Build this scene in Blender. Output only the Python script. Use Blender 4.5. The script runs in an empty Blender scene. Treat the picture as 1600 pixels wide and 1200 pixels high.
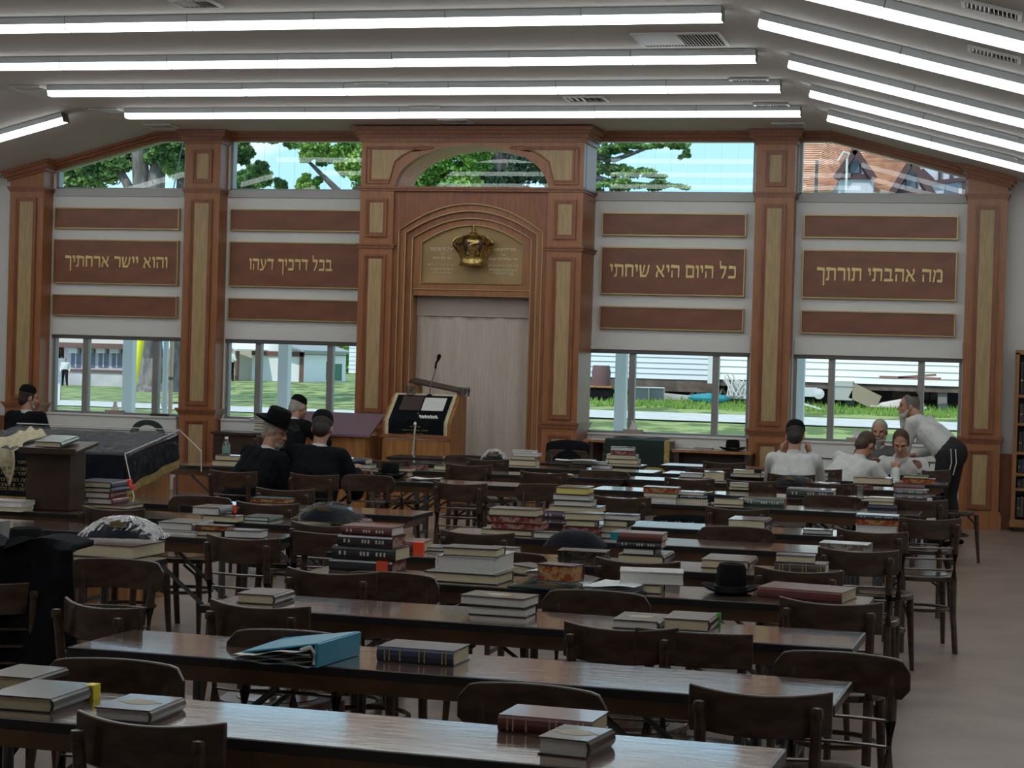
import bpy, bmesh, math, random
import numpy as np
from mathutils import Vector, Matrix
random.seed(7); rng = np.random.default_rng(7)
PI = math.pi
S = bpy.context.scene; COL = S.collection
# ------------------------------------------------------------------ camera
FPX, YAW, PIT, ROL, H = 3080.9, .2481, -.01277, .02862, 1.70
cy_, sy_, cp_, sp_, cr_, sr_ = math.cos(YAW), math.sin(YAW), math.cos(PIT), math.sin(PIT), math.cos(ROL), math.sin(ROL)
_R = Vector((cy_, sy_, 0)); _F = Vector((-sy_*cp_, cy_*cp_, sp_)); _U = _R.cross(_F)
CX = _R*cr_+_U*sr_; CY = -_R*sr_+_U*cr_
cd = bpy.data.cameras.new('camera'); cam = bpy.data.objects.new('camera', cd); COL.objects.link(cam)
cd.sensor_width = 36; cd.lens = FPX*36/1600; cd.clip_end = 600; cd.clip_start = .05
cam.matrix_world = Matrix.Translation((0, 0, H)) @ Matrix((CX, CY, -_F)).transposed().to_4x4()
S.camera = cam
def bz(u, v, z=.74):                       # a pixel of the photograph as a point at height z
    d = _F+CX*((u-800)/FPX)-CY*((v-600)/FPX); t = (z-H)/d.z
    return d.x*t, d.y*t
def by(u, v, y):
    d = _F+CX*((u-800)/FPX)-CY*((v-600)/FPX); t = y/d.y
    return d.x*t, d.z*t+H
# ------------------------------------------------------------------ light and exposure
W = bpy.data.worlds.new('sky'); S.world = W; W.use_nodes = True
nt = W.node_tree; bg = nt.nodes['Background']; bg.inputs[1].default_value = 1.95
tc = nt.nodes.new('ShaderNodeTexCoord'); nz = nt.nodes.new('ShaderNodeTexNoise'); mp = nt.nodes.new('ShaderNodeMapping')
mp.inputs['Scale'].default_value = (3, 3, 9); mp.inputs['Location'].default_value = (.9, .2, 0); nz.inputs['Scale'].default_value = 1.6; nz.inputs['Detail'].default_value = 5
rp = nt.nodes.new('ShaderNodeValToRGB')
rp.color_ramp.elements[0].position = .50; rp.color_ramp.elements[0].color = (.29, .52, .70, 1)
rp.color_ramp.elements[1].position = .70; rp.color_ramp.elements[1].color = (.86, .93, 1.0, 1)
nt.links.new(tc.outputs['Generated'], mp.inputs[0]); nt.links.new(mp.outputs[0], nz.inputs[0])
nt.links.new(nz.outputs[0], rp.inputs[0]); nt.links.new(rp.outputs[0], bg.inputs[0])
sl = bpy.data.lights.new('sun', 'SUN'); sl.energy = 2.7; sl.angle = .01; sl.color = (1, .95, .86)
so = bpy.data.objects.new('sun', sl); COL.objects.link(so); so.rotation_euler = (math.radians(42), 0, math.radians(-28))
TUBE = 6.6
vs = S.view_settings; vs.view_transform = 'Standard'; vs.look = 'None'; vs.gamma = 1; vs.exposure = 0.0; vs.use_curve_mapping = False
S.cycles.max_bounces = 7; S.cycles.transparent_max_bounces = 12
# ------------------------------------------------------------------ materials
def lin(c):
    c = c/255.
    return c/12.92 if c <= .04045 else ((c+.055)/1.055)**2.4
MATS = {}
def mat(name, rgb, rough=.6, var=.0, scale=8, stretch=(1, 1, 1), metal=0, bump=0, emit=0, spec=.5, rgb2=None, alpha=None, coat=0):
    if name in MATS: return MATS[name]
    m = bpy.data.materials.new(name); m.use_nodes = True; t = m.node_tree; b = t.nodes['Principled BSDF']
    col = tuple(rgb)+(1,)
    b.inputs['Base Color'].default_value = col; b.inputs['Roughness'].default_value = rough
    b.inputs['Metallic'].default_value = metal; b.inputs['Specular IOR Level'].default_value = spec
    b.inputs['Coat Weight'].default_value = coat; b.inputs['Coat Roughness'].default_value = .08
    if emit:
        b.inputs['Emission Color'].default_value = col; b.inputs['Emission Strength'].default_value = emit
    if var or rgb2 or bump:
        g = t.nodes.new('ShaderNodeNewGeometry') if False else t.nodes.new('ShaderNodeTexCoord')
        q = t.nodes.new('ShaderNodeMapping'); q.inputs['Scale'].default_value = stretch
        n = t.nodes.new('ShaderNodeTexNoise'); n.inputs['Scale'].default_value = scale; n.inputs['Detail'].default_value = 4
        t.links.new(g.outputs['Object'], q.inputs[0]); t.links.new(q.outputs[0], n.inputs[0])
        if var or rgb2:
            r = t.nodes.new('ShaderNodeValToRGB')
            a = tuple(x*(1-var) for x in rgb)+(1,); c = (tuple(rgb2) if rgb2 else tuple(min(1, x*(1+var)) for x in rgb))+(1,)
            r.color_ramp.elements[0].color = a; r.color_ramp.elements[1].color = c
            r.color_ramp.elements[0].position = .38 if not rgb2 else .45; r.color_ramp.elements[1].position = .62 if not rgb2 else .55
            t.links.new(n.outputs[0], r.inputs[0]); t.links.new(r.outputs[0], b.inputs['Base Color'])
        if bump:
            u = t.nodes.new('ShaderNodeBump'); u.inputs['Strength'].default_value = bump; u.inputs['Distance'].default_value = .01
            t.links.new(n.outputs[0], u.inputs['Height']); t.links.new(u.outputs[0], b.inputs['Normal'])
    MATS[name] = m; return m
def glassy(name, tint=(1, 1, 1), gl=.07, rough=0.0, bump=0, k=1.0):
    if name in MATS: return MATS[name]
    m = bpy.data.materials.new(name); m.use_nodes = True; t = m.node_tree; t.nodes.clear()
    o = t.nodes.new('ShaderNodeOutputMaterial'); mx = t.nodes.new('ShaderNodeMixShader'); tr = t.nodes.new('ShaderNodeBsdfTransparent')
    g = t.nodes.new('ShaderNodeBsdfGlossy'); g.inputs['Roughness'].default_value = rough; tr.inputs[0].default_value = tuple(tint)+(1,)
    f = t.nodes.new('ShaderNodeFresnel'); f.inputs[0].default_value = 1.45
    ad = t.nodes.new('ShaderNodeMath'); ad.operation = 'ADD'; ad.inputs[1].default_value = gl; ad.use_clamp = True
    ml = t.nodes.new('ShaderNodeMath'); ml.operation = 'MULTIPLY'; ml.inputs[1].default_value = k; t.links.new(f.outputs[0], ml.inputs[0]); t.links.new(ml.outputs[0], ad.inputs[0]); t.links.new(ad.outputs[0], mx.inputs[0])
    t.links.new(tr.outputs[0], mx.inputs[1]); t.links.new(g.outputs[0], mx.inputs[2]); t.links.new(mx.outputs[0], o.inputs[0])
    if bump:
        n = t.nodes.new('ShaderNodeTexNoise'); n.inputs['Scale'].default_value = 14; n.inputs['Detail'].default_value = 3
        tcn = t.nodes.new('ShaderNodeTexCoord'); t.links.new(tcn.outputs['Object'], n.inputs[0])
        u = t.nodes.new('ShaderNodeBump'); u.inputs['Strength'].default_value = bump; u.inputs['Distance'].default_value = .05
        t.links.new(n.outputs[0], u.inputs['Height']); t.links.new(u.outputs[0], g.inputs['Normal'])
    MATS[name] = m; return m
CHERRY = mat('cherry_wood', (.34, .132, .050), .38, .10, 5, (6, 6, .7))
CHERRYD = mat('dark_cherry_wood', (.26, .088, .034), .4, .15, 5, (6, 6, .7))
TAN = mat('tan_wood', (.43, .295, .145), .45, .10, 5, (8, 8, .8))
SOFFIT = mat('pale_wood_lit_peach', (.90, .56, .42), .5, .05)  # soffit wood with the peach light mixed into its base colour
WHITE = mat('white_paint', (.76, .75, .73), .6)
CEIL = mat('ceiling_paint', (.56, .52, .49), .8)
GREYP = mat('grey_paint', (.50, .50, .50), .6)
ALU = mat('grey_aluminium', (.30, .29, .28), .4, metal=.4)
ALUD = mat('dark_frame', (.11, .10, .09), .5)
GOLD = mat('gold_trim', (.46, .34, .15), .4, metal=.5)
GILT = mat('gilt_letters', (.80, .60, .26), .4, metal=.2)
BOARD = mat('brown_board', (.22, .078, .040), .42, .12, 2.2, (1.2, 1, 3))
GLASS = glassy('window_glass', (.97, .985, .98), -.015)
LINO = mat('floor_tile', (.29, .215, .18), .36, .12, 2.5)
TTOP = mat('table_laminate', (.14, .088, .070), .13, .3, 9, (1, 4, 1), bump=.16, spec=.8, coat=1.0)
TEDGE = mat('table_black_edge', (.012, .011, .012), .35)
APRON = mat('table_apron', (.15, .085, .045), .5, .2, 6)
STEEL = mat('grey_steel', (.10, .10, .105), .4, metal=.6)
CHAIRW = mat('dark_chair_wood', (.050, .028, .019), .28, .3, 12, (1, 1, 3))
CHAIRS = mat('worn_seat', (.10, .065, .050), .13, .35, 9)
BLACKC = mat('black_cloth', (.006, .0065, .009), .9, .3, 20, spec=.12)
NAVYC = mat('dark_suit', (.007, .0075, .010), .9, .2, 30, spec=.12)
SHIRT = mat('white_shirt', (.62, .62, .61), .75, .05, 12)
SKIN = mat('skin', (.48, .25, .17), .5, .08, 12)
HAIRB = mat('dark_hair', (.022, .014, .010), .6, .3, 60)
HAIRBR = mat('brown_hair', (.06, .032, .018), .6, .3, 60)
HAIRG = mat('grey_hair', (.36, .34, .31), .7, .2, 60)
BEARD = mat('grey_beard', (.48, .45, .40), .8, .25, 50)
FELT = mat('black_felt', (.006, .006, .007), .85, spec=.12)
VELVET = mat('black_velvet', (.006, .008, .015), .7, .4, 12, spec=.2)
CREAMF = mat('cream_fabric', (.55, .48, .32), .8, .1, 30)
GOLDF = mat('gold_fabric', (.38, .27, .08), .7, .25, 30)
ORANGEW = mat('orange_wood', (.36, .155, .045), .42, .2, 4, (5, 5, .7))
DARKW = mat('dark_brown_wood', (.045, .022, .014), .4, .2, 6)
PLASTIC = glassy('clear_plastic', (.97, .97, .98), -.008, .05, .7, .40)
EMB = mat('gold_embroidery', (.45, .34, .14), .6)
# ------------------------------------------------------------------ helpers
def tag(o, label=None, cat=None, group=None, kind=None):
    if label: o['label'] = label
    if cat: o['category'] = cat
    if group: o['group'] = group
    if kind: o['kind'] = kind
    return o
def empty(name, loc=(0, 0, 0), rz=0):
    o = bpy.data.objects.new(name, None); COL.objects.link(o); o.location = loc; o.rotation_euler = (0, 0, rz)
    o.empty_display_size = .05
    return o
def thing(name, label, cat, loc=(0, 0, 0), rz=0, group=None):
    return tag(empty(name, loc, rz), label, cat, group)
class MB:
    def __init__(s): s.v = []; s.f = []; s.M = Matrix.Identity(4)
    def at(s, x=0, y=0, z=0, rz=0, rx=0, ry=0):
        s.M = Matrix.Translation((x, y, z)) @ Matrix.Rotation(rz, 4, 'Z') @ Matrix.Rotation(ry, 4, 'Y') @ Matrix.Rotation(rx, 4, 'X'); return s
    def add(s, vs, fs):
        n = len(s.v); s.v += [tuple(s.M @ Vector(p)) for p in vs]; s.f += [tuple(i+n for i in f) for f in fs]; return s
    def box(s, x0, x1, y0, y1, z0, z1):
        return s.add([(x0, y0, z0), (x1, y0, z0), (x1, y1, z0), (x0, y1, z0), (x0, y0, z1), (x1, y0, z1), (x1, y1, z1), (x0, y1, z1)],
                     [(0, 3, 2, 1), (4, 5, 6, 7), (0, 1, 5, 4), (1, 2, 6, 5), (2, 3, 7, 6), (3, 0, 4, 7)])
    def hexa(s, a, b):                     # two quads, bottom and top
        return s.add(list(a)+list(b), [(0, 3, 2, 1), (4, 5, 6, 7), (0, 1, 5, 4), (1, 2, 6, 5), (2, 3, 7, 6), (3, 0, 4, 7)])
    def prism(s, poly, y0, y1):            # polygon in XZ extruded along Y
        n = len(poly); vs = [(x, y0, z) for x, z in poly]+[(x, y1, z) for x, z in poly]
        return s.add(vs, [tuple(range(n)), tuple(range(2*n-1, n-1, -1))]+[(i, i+n, (i+1) % n+n, (i+1) % n) for i in range(n)])
    def slab(s, poly, z0, z1):             # polygon in XY extruded along Z
        n = len(poly); vs = [(x, y, z0) for x, y in poly]+[(x, y, z1) for x, y in poly]
        return s.add(vs, [tuple(range(n-1, -1, -1)), tuple(range(n, 2*n))]+[(i, (i+1) % n, (i+1) % n+n, i+n) for i in range(n)])
    def plate(s, x0, x1, y0, y1, zl, zh, n=24):   # between two height curves
        for i in range(n):
            a = x0+(x1-x0)*i/n; b = x0+(x1-x0)*(i+1)/n
            s.hexa([(a, y0, zl(a)), (b, y0, zl(b)), (b, y1, zl(b)), (a, y1, zl(a))], [(a, y0, zh(a)), (b, y0, zh(b)), (b, y1, zh(b)), (a, y1, zh(a))])
        return s
    def tube(s, pts, r, n=6, cap=True, ry=None):
        pts = [Vector(p) for p in pts]; rs = r if isinstance(r, (list, tuple)) else [r]*len(pts)
        vs = []; fs = []
        for i, p in enumerate(pts):
            d = (pts[min(i+1, len(pts)-1)]-pts[max(i-1, 0)]).normalized()
            a = d.cross(Vector((0, 0, 1))); a = a.normalized() if a.length > .05 else Vector((1, 0, 0)); b = d.cross(a).normalized()
            for k in range(n):
                t = 2*PI*k/n+PI/n; vs.append(tuple(p+a*math.cos(t)*rs[i]+b*math.sin(t)*(ry if ry else rs[i])))
        for i in range(len(pts)-1):
            for k in range(n): fs.append((i*n+k, i*n+(k+1) % n, (i+1)*n+(k+1) % n, (i+1)*n+k))
        if cap: fs += [tuple(range(n-1, -1, -1)), tuple(range((len(pts)-1)*n, len(pts)*n))]
        return s.add(vs, fs)
    def lathe(s, prof, n=20, sx=1, sy=1):   # (radius, z) pairs
        vs = []; fs = []
        for r, z in prof:
            for k in range(n): vs.append((r*sx*math.cos(2*PI*k/n), r*sy*math.sin(2*PI*k/n), z))
        m = len(prof)
        for i in range(m-1):
            for k in range(n): fs.append((i*n+k, i*n+(k+1) % n, (i+1)*n+(k+1) % n, (i+1)*n+k))
        if prof[0][0] > 1e-4: fs.append(tuple(range(n-1, -1, -1)))
        if prof[-1][0] > 1e-4: fs.append(tuple(range((m-1)*n, m*n)))
        return s.add(vs, fs)
    def grid(s, fn, nu, nv):
        vs = [fn(i/nu, j/nv) for j in range(nv+1) for i in range(nu+1)]
        return s.add(vs, [(j*(nu+1)+i, j*(nu+1)+i+1, (j+1)*(nu+1)+i+1, (j+1)*(nu+1)+i) for j in range(nv) for i in range(nu)])
    def mesh(s, name, m, smooth=False, fix=True):
        me = bpy.data.meshes.new(name); me.from_pydata(s.v, [], s.f)
        if fix:
            b = bmesh.new(); b.from_mesh(me); bmesh.ops.recalc_face_normals(b, faces=b.faces); b.to_mesh(me); b.free()
        for q in (m if isinstance(m, (list, tuple)) else [m]): me.materials.append(q)
        if smooth: me.shade_smooth(); me.set_sharp_from_angle(angle=.7)
        return me
    def build(s, name, m, parent=None, smooth=False, bevel=0, kind=None):
        o = bpy.data.objects.new(name, s.mesh(name, m, smooth)); COL.objects.link(o)
        if parent: o.parent = parent
        if bevel:
            q = o.modifiers.new('bevel', 'BEVEL'); q.width = bevel; q.segments = 2; q.limit_method = 'ANGLE'
        if kind: o['kind'] = kind
        return o
def kids(o): return [c for c in list(COL.objects) if c.parent == o]
def copy_tree(o, ch=None):
    ch = ch if ch is not None else kids(o)
    c = o.copy(); COL.objects.link(c)
    for k in ch:
        d = k.copy(); COL.objects.link(d); d.parent = c
        for g in list(k.children):
            e = g.copy(); COL.objects.link(e); e.parent = d
    return c
def text(s, w, h, loc, m, parent, name='lettering', rev=True, ext=.004, off=0, bold=True):
    cu = bpy.data.curves.new('t', 'FONT'); cu.body = s[::-1] if rev else s; cu.extrude = ext; cu.offset = off; cu.resolution_u = 3
    o = bpy.data.objects.new('t', cu); COL.objects.link(o)
    bpy.context.view_layer.update(); dg = bpy.context.evaluated_depsgraph_get()
    me = bpy.data.meshes.new_from_object(o.evaluated_get(dg)); bpy.data.objects.remove(o); bpy.data.curves.remove(cu)
    a = np.array([v.co for v in me.vertices]); lo = a.min(0); hi = a.max(0)
    sx = w/(hi[0]-lo[0]); sz = h/(hi[1]-lo[1]); c = (lo+hi)/2
    for v in me.vertices:
        x, y, z = v.co; v.co = ((x-c[0])*sx, -z, (y-c[1])*sz)
    if bold:
        V = [tuple(v.co) for v in me.vertices]; F = [tuple(p.vertices) for p in me.polygons]; k = len(V); VV = []; FF = []
        for j, (dx, dz) in enumerate(((0, 0), (0, .045), (0, -.03), (.02, 0), (.02, .045), (.02, -.03))):
            VV += [(x+dx*h, y-.0004*j, z+dz*h) for x, y, z in V]; FF += [tuple(q+j*k for q in f) for f in F]
        me = bpy.data.meshes.new('t'); me.from_pydata(VV, [], FF)
    me.materials.clear(); me.materials.append(m)
    r = bpy.data.objects.new(name, me); COL.objects.link(r); r.location = loc
    if parent: r.parent = parent
    return r
_T = [(0, .80), (.70, .80), (.76, 1), (.02, 1.06)]
def _tp(w, x0=0): return [(x0, .79), (w-.04, .79), (w, 1), (x0+.03, 1.06)]
def _st(x, z0=0, w=.15): return [(x-w+.01, z0), (x-.02, z0+.04), (x, .92), (x-w, .88)]
GLY = {'ו': (.28, [_tp(.28), _st(.28)]), 'י': (.28, [_tp(.28), _st(.28, .42)]),
 'ה': (.80, [_tp(.80), _st(.80), [(.05, 0), (.20, .03), (.18, .60), (.07, .56)]]), 'ח': (.80, [_tp(.80), _st(.80), [(.05, 0), (.20, .03), (.19, .88), (.06, .88)]]),
 'ת': (.86, [_tp(.86), _st(.86), [(.14, .1), (.27, .1), (.29, .88), (.16, .88)], [(-.04, 0), (.22, 0), (.27, .2), (.03, .18)]]),
 'ר': (.70, [_tp(.70), _st(.70)]), 'ד': (.80, [_tp(.82), _st(.70)]), 'ך': (.70, [_tp(.70), _st(.70, -.42)]),
 'ב': (.82, [_tp(.68, .04), _st(.68, .1), [(0, 0), (.80, 0), (.84, .21), (.03, .21)]]), 'כ': (.70, [_tp(.68, .04), _st(.70, .1), [(0, 0), (.62, 0), (.70, .21), (.03, .21)]]),
 'ל': (.66, [_tp(.66, .03), [(.03, .98), (.15, .98), (.12, 1.44), (0, 1.40)], [(.50, .88), (.66, .94), (.50, .30), (.35, .36)], [(.18, 0), (.36, .02), (.51, .42), (.36, .44)]]),
 'ש': (.96, [[(0, .96), (.16, 1.04), (.24, .15), (.10, .10)], [(.42, 1), (.57, 1), (.42, .42), (.20, .14), (.16, .24), (.34, .5)], [(.80, 1), (.96, 1), (.86, .42), (.62, .05), (.56, .12), (.74, .5)], [(.08, 0), (.64, 0), (.74, .2), (.1, .2)]]),
 'ע': (.78, [[(.60, 1), (.76, 1), (.72, .5), (.44, .04), (.36, .14), (.60, .5)], [(.05, .98), (.21, 1.02), (.42, .26), (.28, .22)], [(-.02, -.10), (0, .07), (.50, .24), (.44, .02)]]),
 'א': (.86, [[(.02, .92), (.16, 1.02), (.84, .08), (.70, 0)], [(.62, 1), (.80, 1.04), (.76, .66), (.56, .42), (.48, .50), (.64, .72)], [(.02, 0), (.22, 0), (.18, .26), (.34, .58), (.24, .66), (.06, .35)]]),
 'מ': (.88, [[(.0, .92), (.13, 1.04), (.28, .82), (.13, 0), (0, 0), (.13, .74)], [(.24, .80), (.70, .80), (.80, 1), (.36, 1.04)], [(.68, .1), (.82, .1), (.84, .9), (.68, .85)], [(.38, 0), (.82, 0), (.84, .2), (.40, .2)]]),
 'ם': (.80, [_tp(.80), _st(.80, .1), [(.06, 0), (.78, 0), (.80, .2), (.06, .2)], [(.05, .05), (.20, .05), (.19, .88), (.06, .88)]])}
def verse(s, w, h, loc, m, parent):
    x = 0; out = []
    for ch in s:
        if ch == ' ': x -= .42; continue
        gw, ps = GLY[ch]; x -= gw
        out += [[(x+a, b) for a, b in p] for p in ps]; x -= .13
    k = w/-x; q = MB(); kz = h*.98/1.06
    for i, p in enumerate(out): q.prism([((a-x/2)*k, (b-.5)*kz) for a, b in p], -.012-.0003*(i % 4), 0)
    r = q.build('lettering', m, parent); r.location = loc; return r
def struct(o): o['kind'] = 'structure'; return o
# ================================================================== ROOM SHELL
XL, XR, YB, YW = -14.2, 2.2, -4.0, 22.15
FL, FR, ZC, SLP = -10.07, -2.02, 4.32, .26          # ceiling folds, flat height, slope
def zc(x): return ZC-(SLP*(FL-x) if x < FL else SLP*(x-FR) if x > FR else 0)
struct(MB().box(XL-.2, XR+.2, YB-.2, YW+.3, -.2, 0).build('floor', LINO))
m = MB()
for a, b in ((XL-.2, FL), (FL, FR), (FR, XR+.2)):
    m.hexa([(a, YB-.2, zc(a)), (b, YB-.2, zc(b)), (b, YW+.5, zc(b)), (a, YW+.5, zc(a))], [(a, YB-.2, zc(a)+.25), (b, YB-.2, zc(b)+.25), (b, YW+.5, zc(b)+.25), (a, YW+.5, zc(a)+.25)])
struct(m.build('ceiling', CEIL))
struct(MB().box(XL-.2, XL, YB, YW, 0, zc(XL)).build('wall_left', WHITE))
struct(MB().box(XR, XR+.2, YB, YW, 0, zc(XR)).build('wall_right', WHITE))
struct(MB().prism([(XL-.2, 0), (XR+.2, 0), (XR+.2, zc(XR+.2)), (FR, ZC), (FL, ZC), (XL-.2, zc(XL-.2))], YB-.2, YB).build('wall_back', WHITE))
BAYS = [(-11.47, -9.75, (-11.03, -10.1)), (-9.18, -7.2, (-8.77, -7.86)), (-4.8, -2.86, (-4.21, -3.25)), (-2.37, -.53, (-1.95, -.97))]
Y1 = YW+.14
m = MB()
m.box(XL, -11.47, YW, Y1, 0, 3.2); m.prism([(XL, 3.2), (-11.47, 3.2), (-11.47, zc(-11.47)), (XL, zc(XL))], YW, Y1)
m.box(-.53, XR, YW, Y1, 0, 3.1); m.prism([(-.53, 3.1), (XR, 3.1), (XR, zc(XR)), (-.53, zc(-.53))], YW, Y1)
for a, b, _ in BAYS:
    m.box(a, b, YW, Y1, 0, .85); m.box(a, b, YW, Y1, 1.83, 3.62)
m.box(-9.75, -9.18, YW, Y1, 0, ZC); m.box(-2.86, -2.37, YW, Y1, 0, ZC)
m.box(-7.2, -4.8, YW, Y1, 0, 3.62); m.box(-9.2, -2.8, YW, Y1, 4.24, ZC)
m.box(-10.07, -9.7, YW, Y1, 4.24, ZC); m.box(-2.4, -2.02, YW, Y1, 4.24, ZC)
for s, x in ((1, FR), (-1, FL)):
    e = -.53 if s > 0 else -11.47
    m.prism([(x, 4.24), (e, 3.84), (e, zc(e)+.05), (x, ZC+.02)], YW, Y1)
struct(m.build('wall_far', WHITE))
m = MB()
m.box(XL, -12.0, YW-.03, YW, 0, .82); m.box(-.1, XR, YW-.03, YW, 0, .82)
struct(m.build('trim_1', CHERRYD)); 
# crown trim along the ceiling
m = MB()
for y0, dz, hh in ((YW-.14, 0, .035), (YW-.10, .03, .04), (YW-.05, .06, .05)):
    m.box(FL, FR, y0, YW, ZC-dz-hh, ZC-dz)
    for x0, x1 in ((-11.9, FL), (FR, -.15)):
        za, zb = zc(x0)-dz, zc(x1)-dz
        m.hexa([(x0, y0, za-hh), (x1, y0, zb-hh), (x1, YW, zb-hh), (x0, YW, za-hh)], [(x0, y0, za), (x1, y0, zb), (x1, YW, zb), (x0, YW, za)])
struct(m.build('trim_2', CHERRYD))
# windows
wn = 0
def window(parts_frame, panes, rails=()):
    global wn; wn += 1
    w = struct(empty('window_%d' % wn, (0, 0, 0))); parts_frame.build('window_frame', ALU, w)
    for p in panes: p.build('pane', GLASS, w)
    return w
for a, b, ms in BAYS:
    f = MB(); z0, z1 = .88, 1.83
    f.box(a, b, YW+.02, Y1, z0-.03, z0+.03); f.box(a, b, YW+.02, Y1, z1-.035, z1)
    xs = [a]+list(ms)+[b]
    for x in xs: f.box(x-.035 if x != a else a, x+.035 if x != b else b, YW+.03, YW+.12, z0+.03, z1-.035)
    ps = [MB().box(p+.03, q-.03, YW+.07, YW+.076, z0+.03, z1-.03) for p, q in zip(xs[:-1], xs[1:])]
    w = window(f, ps)
    g = MB(); g.box(a, b, YW-.005, YW+.03, z1-.03, z1+.012); g.build('head_gasket', ALUD, w)
    # valance and ledge under the boards, sill and grooved panel
    g = MB(); g.box(a, b, YW-.02, YW, 1.84, 2.0); g.box(a, b, YW-.012, YW, 2.0, 2.03); g.build('valance', WHITE, w, bevel=.004)
    g = MB(); g.box(a, b, YW-.09, YW, .70, .87); g.box(a, b, YW-.11, YW, .862, .885); g.box(a, b, YW-.07, YW, .44, .685); g.build('sill', WHITE, w, bevel=.004)
    g = MB(); g.box(a, b, YW-.03, YW, 3.54, 3.63); g.build('ledge', GREYP, w, bevel=.004)
for a, b in ((-11.47, -9.75), (-9.18, -7.2), (-4.8, -2.86), (-2.37, -.53)):
    f = MB(); f.box(a, b, YW+.02, Y1, 3.62, 3.65)
    def top(x): return 4.24 if FL <= x <= FR else 4.24-.27*(FL-x) if x < FL else 4.24-.27*(x-FR)
    f.plate(a, b, YW+.02, Y1, lambda x: top(x)-.025, top, 10)
    f.box(a, a+.03, YW+.02, Y1, 3.62, top(a)); f.box(b-.03, b, YW+.02, Y1, 3.62, top(b))
    window(f, [MB().plate(a+.02, b-.02, YW+.07, YW+.076, lambda x: 3.64, lambda x: top(x)-.02, 10)])
f = MB(); XC = -5.99
f.box(XC-.95, XC+.95, YW+.02, Y1, 3.58, 3.63)
window(f, [MB().box(XC-.95, XC+.95, YW+.07, YW+.076, 3.62, 4.25)])
# ------------------------------------------------------------------ panelled pilasters
def moulding(m, xa, xb, y, z, d=.04, h=.07):
    for k, (e, q) in enumerate(((d, .35), (d*.6, .7), (d*.3, 1.0))):
        m.box(xa-e, xb+e, y-e, YW, z-h*q, z-h*(0 if k == 0 else (.35, .7)[k-1]))
def raised(parent, xa, xb, za, zb, y, bw=.035):
    m = MB()
    for e, d in ((0, .028), (bw*.45, .016)):
        w = bw*.5
        m.box(xa+e, xb-e, y-d, y, za+e, za+e+w); m.box(xa+e, xb-e, y-d, y, zb-e-w, zb-e)
        m.box(xa+e, xa+e+w, y-d, y, za+e+w, zb-e-w); m.box(xb-e-w, xb-e, y-d, y, za+e+w, zb-e-w)
    m.build('panel_moulding', CHERRYD, parent)
    MB().box(xa+bw, xb-bw, y-.006, y, za+bw, zb-bw).build('inlay_panel', TAN, parent)
def pilaster(xa, xb, label, outer=False, s=1):
    y = YW-.25; t = thing('wall_pilaster', label, 'pilaster', ((xa+xb)/2, y, 0), group='panelled wall pilasters')
    def B(m, n, mm=CHERRY):
        m.v = [(p[0]-(xa+xb)/2, p[1]-y, p[2]) for p in m.v]; return m.build(n, mm, t)
    if not outer: B(MB().box(xa, xb, y, YW, 0, 4.24), 'shaft')
    else: B(MB().plate(xa, xb, y, YW, lambda x: 0, lambda x: zc(x)-.08, 4), 'shaft')
    m = MB(); m.box(xa-.035, xb+.035, y-.035, YW, 0, .17); m.box(xa-.02, xb+.02, y-.02, YW, .17, .2); B(m, 'plinth')
    m = MB(); moulding(m, xa, xb, y, 1.0); B(m, 'moulding', CHERRYD); m = MB(); moulding(m, xa, xb, y, 3.63, .03, .06); B(m, 'moulding', CHERRYD)
    m = MB()
    if not outer:
        for e, za, zb in ((.02, 4.16, 4.2), (.04, 4.2, 4.24), (.07, 4.24, 4.28), (.09, 4.28, 4.315)): m.box(xa-e, xb+e, y-e, YW, za, zb)
    else:
        for e, za, zb in ((.03, .13, .09), (.06, .09, .045), (.09, .045, .003)):
            m.plate(xa-e, xb+e, y-e, YW, lambda x: zc(x)-za, lambda x: zc(x)-zb, 3)
    B(m, 'cornice', CHERRYD)
    ox = (xa+xb)/2
    pts = [(1.04, 3.5), (.22, .86)]+([] if outer else [(3.69, 4.09)])
    for za, zb in pts:
        q = .085 if zb-za > .5 else .10
        raised_l(t, xa+q-ox, xb-q-ox, za, zb)
    return t
def raised_l(t, xa, xb, za, zb, y=0, bw=.05):
    m = MB()
    for e, d, w in ((0, .03, .022), (.022, .018, .016), (.038, .01, .012)):
        m.box(xa+e, xb-e, y-d, y, za+e, za+e+w); m.box(xa+e, xb-e, y-d, y, zb-e-w, zb-e)
        m.box(xa+e, xa+e+w, y-d, y, za+e+w, zb-e-w); m.box(xb-e-w, xb-e, y-d, y, za+e+w, zb-e-w)
    m.build('panel_moulding', CHERRYD, t)
    MB().box(xa+bw, xb-bw, y-.006, y+.001, za+bw, zb-bw).build('inlay_panel', TAN, t)
pilaster(-11.95, -11.5, 'cherry wall pilaster in the far left corner, behind the man seated below it', True)
pilaster(-9.65, -9.2, 'cherry wall pilaster with tan inlays between the two left windows')
pilaster(-2.82, -2.39, 'cherry wall pilaster with tan inlays between the two right windows')
pilaster(-.52, -.10, 'cherry wall pilaster in the far right corner, next to the bookcase', True)
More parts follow.
